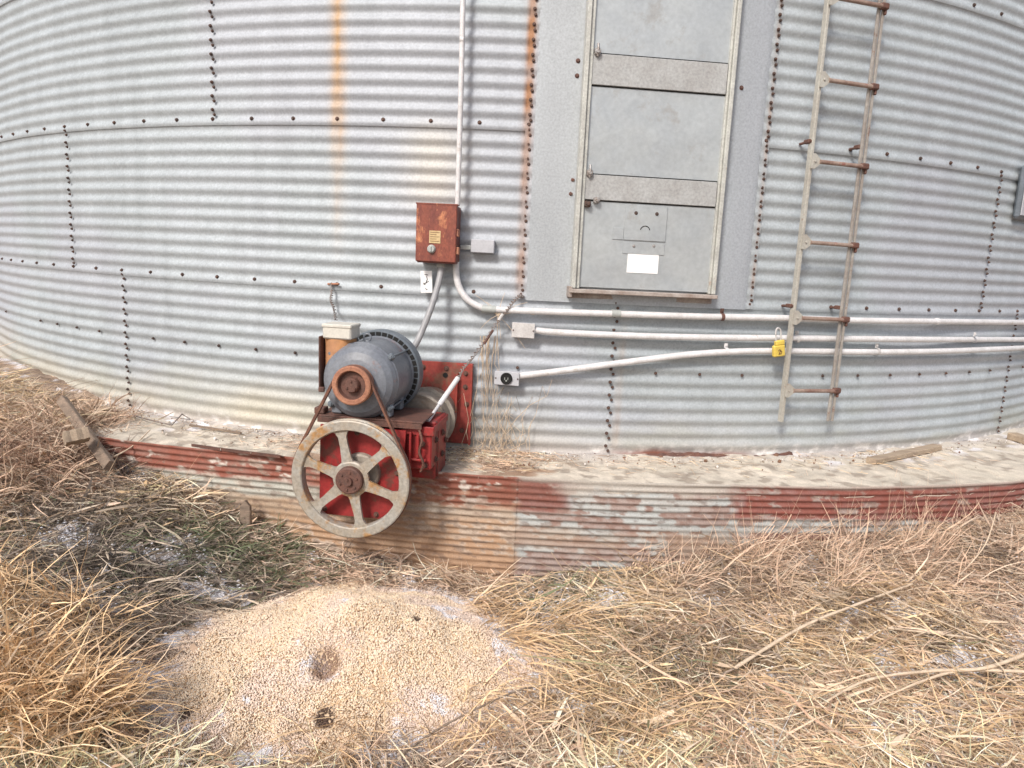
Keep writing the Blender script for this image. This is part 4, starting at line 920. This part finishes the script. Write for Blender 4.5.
# red housings
m = MB(); poly = [P3(-.17, .085, -.195), (P3(.12, .085, -.195)), P3(.20, .085, -.13), P3(.215, .085, .21), P3(-.165, .085, .21)]
m.prism(poly, AX * .012); m.prism([p + AX * .012 for p in (P3(-.15, .085, -.17), P3(.11, .085, -.17), P3(.17, .085, -.12), P3(.19, .085, .20), P3(-.15, .085, .20))], AX * .125)
GH = m.build('gear_housing', 'red', AD)
m = MB().lathe(P3(.02, 0, .012), AX, [(.060, .040), (.060, .078), (.066, .085), (.0845, .088)], 40); m.build('bearing_flange', 'tube', GH)
m = MB().lathe(P3(0, 0, 0), AX, [(.02, .024), (.085, .024)], 20); m.build('shaft', 'darkrust', GH)
for e_, z_ in ((-.145, -.17), (-.15, .0), (-.14, .17), (.18, .17), (.18, .02), (.09, -.175), (.0, .185), (.175, -.10)): MB().bolt(P3(e_, .085, z_), -AX, .008, .010).build('housing_bolt', 'darkrust', GH)
m = MB(); pbox(m, -.11, .315, .215, .42, -.04, .225, .006); pbox(m, .20, .318, .13, .214, .03, .20, .006); FR = m.build('red_frame', 'red', AD)
m = MB(); pbox(m, .19, .33, .118, .1295, .185, .225, .003); pbox(m, .225, .235, .10, .1175, .04, .20, .002); pbox(m, .2355, .30, .10, .1175, .075, .085, .002)
pbox(m, .3185, .324, .15, .41, .19, .222, .002); pbox(m, .3185, .322, .24, .25, -.03, .18, .001)
m.tube([P3(.262, .112, .09), P3(.262, .112, .19)], .008, 8); m.bolt(P3(.262, .112, .19), UZ, .012, .014); m.bolt(P3(.262, .112, .10), UZ, .012, .014)
m.build('brace', 'red', FR, 'ribbed bracket with a vertical bolt')
m = MB()
for e_, d_, z_ in ((.3185, .20, .15), (.3185, .20, .06), (.3185, .33, .15), (.3185, .33, .05), (.3185, .39, .1)): MB().bolt(P3(e_, d_, z_), EE, .010, .012).build('frame_bolt', 'darkrust', FR)
for e_, d_, z_ in ((.28, .1175, .15), (.22, .1295, .05), (.29, .1295, .05)): MB().bolt(P3(e_, d_, z_), -AX, .009, .010).build('frame_bolt', 'darkrust', FR)
m.tube(smooth_pts([P3(.27, .10, .215), P3(.285, .09, .17), P3(.275, .09, .12), P3(.292, .095, .07), P3(.28, .1, .03)]), .006, 6)
m.build('release_cord', 'darkrust', FR)
# auger tube
m = MB().lathe(P3(.165, 0, .150), AX, [(.43, .0), (.43, .13), (.425, .148), (.430, .156), (.445, .156), (.447, .140), (.56, .140), (.565, .158), (.575, .158), (.577, .140), (.75, .140)], 56)
m.build('auger_tube', 'tube', AD)
# wall plate
s0, s1 = -.560, -.262
m = MB().wbox(s0, s1, .030, .452, .012, .022, .002); m.wbox(s1 - .012, s1 - .001, .030, .452, .023, .045, .002); WPL = m.build('wall_plate', 'redorange', AD)
nn = Vector((math.sin(-.41 / R), -math.cos(-.41 / R), 0))
m = MB()
for a, b in ((-.30, .40), (-.30, .33), (-.29, .24), (-.31, .10), (-.40, .42), (-.52, .42)): MB().bolt(W(a, b, .022), nn, .009, .012).build('plate_bolt', 'darkrust', WPL)
m.wbox(-.345, -.335, .20, .40, .0225, .06, .002); m.build('plate_rib', 'redorange', WPL)
m = MB().lathe(W(-.405, .385, .022), nn, [(0, .013), (.004, .013), (.004, 0)], 14); m.build('hole', 'slot', WPL)
# control rod and wires
A = P3(.285, .24, .235); B = wp(439, 405, .33); Cc = wp(458, 378, .22)
m = MB().tube([B, Cc], .0125, 12); m.tube([P3(.275, .22, .225), B], .008, 8); m.build('control_rod', 'pvc', AD, 'white sleeved control rod')
def twist(name, pts, off, label, cat):
    P = smooth_pts([wp(x, y, r) for x, y, r in pts], 10); root = empty(name, P[0], label, cat)
    for k in range(2):
        Q = [p + Vector((math.cos(i * 1.1 + k * PI) * off, 0, math.sin(i * 1.1 + k * PI) * off * .8)) for i, p in enumerate(P)]
        MB().tube(Q, .0028, 6).build('strand', 'cable', root)
    return root
rt = twist('guy_wire', [(458, 378, .22), (463, 368, .19), (470, 360, .16), (480, 347, .12), (488, 336, .10), (497, 322, .07), (505, 312, .065), (512, 303, .06), (519, 296, .035), (523, 297, .02)], .008, 'twisted wire stretched from the white rod up to the bin wall', 'wire')
MB().tube([wp(484, 344, .11), wp(493, 330, .09)], .007, 8).build('crimp', 'darkrust', rt); MB().tube([wp(499, 320, .08), wp(503, 314, .08)], .009, 8).build('crimp', 'jbox', rt)
rt = twist('bolt_wire', [(331, 283, .02), (332, 292, .04), (331, 300, .05), (334, 308, .07), (336, 320, .30)], .006, 'short twisted wire hanging from a seam bolt above the motor', 'wire')
MB().tube([wp(328, 284, .012), wp(339, 284, .03)], .006, 6).build('hook', 'rust', rt)

# ------------------------------------------------------------------ camera and light
cam = bpy.data.cameras.new('camera'); co = bpy.data.objects.new('camera', cam); COL.objects.link(co); SC.camera = co
cam.sensor_width = 36; cam.lens = F / 1024 * 36; cam.shift_x = -CX / 1024; cam.shift_y = CY / 1024; cam.clip_end = 1000; cam.clip_start = .05
def camdir(u, v): # u right, v down, in unrolled camera frame
    return Vector((u, cp - v * sp, -sp - v * cp))
fwd = camdir(0, 0); rx = Vector((cr, 0, 0)) ; 
xr = camdir(cr, -sr) - fwd; yu = -(camdir(sr, cr) - fwd)
Mx = Matrix((xr.normalized(), yu.normalized(), -fwd.normalized())).transposed().to_4x4(); Mx.translation = Vector((0, 0, CZ)); co.matrix_world = Mx

EL, AZ = math.radians(42), math.radians(180 + 27)
sd = Vector((math.sin(AZ) * math.cos(EL), math.cos(AZ) * math.cos(EL), math.sin(EL)))
L = bpy.data.lights.new('sun', 'SUN'); L.energy = 3.0; L.angle = math.radians(10); L.color = (1, .955, .90)
lo = bpy.data.objects.new('sun', L); COL.objects.link(lo); lo.rotation_euler = sd.to_track_quat('Z', 'Y').to_euler(); lo.location = (-4, -6, 8)
w = bpy.data.worlds.new('World'); SC.world = w; w.use_nodes = True; nt = w.node_tree
sky = nt.nodes.new('ShaderNodeTexSky'); sky.sky_type = 'NISHITA'; sky.sun_disc = False; sky.sun_elevation = EL; sky.sun_rotation = AZ; sky.dust_density = 4; sky.air_density = 1.0
hs = nt.nodes.new('ShaderNodeHueSaturation'); hs.inputs['Saturation'].default_value = .85; nt.links.new(sky.outputs[0], hs.inputs['Color'])
bg = nt.nodes['Background']; nt.links.new(hs.outputs[0], bg.inputs[0]); bg.inputs[1].default_value = .15
SC.view_settings.view_transform = 'Standard'; SC.view_settings.look = 'None'; SC.view_settings.exposure = 0
SC.render.engine = 'CYCLES'; SC.cycles.max_bounces = 5; SC.cycles.diffuse_bounces = 3
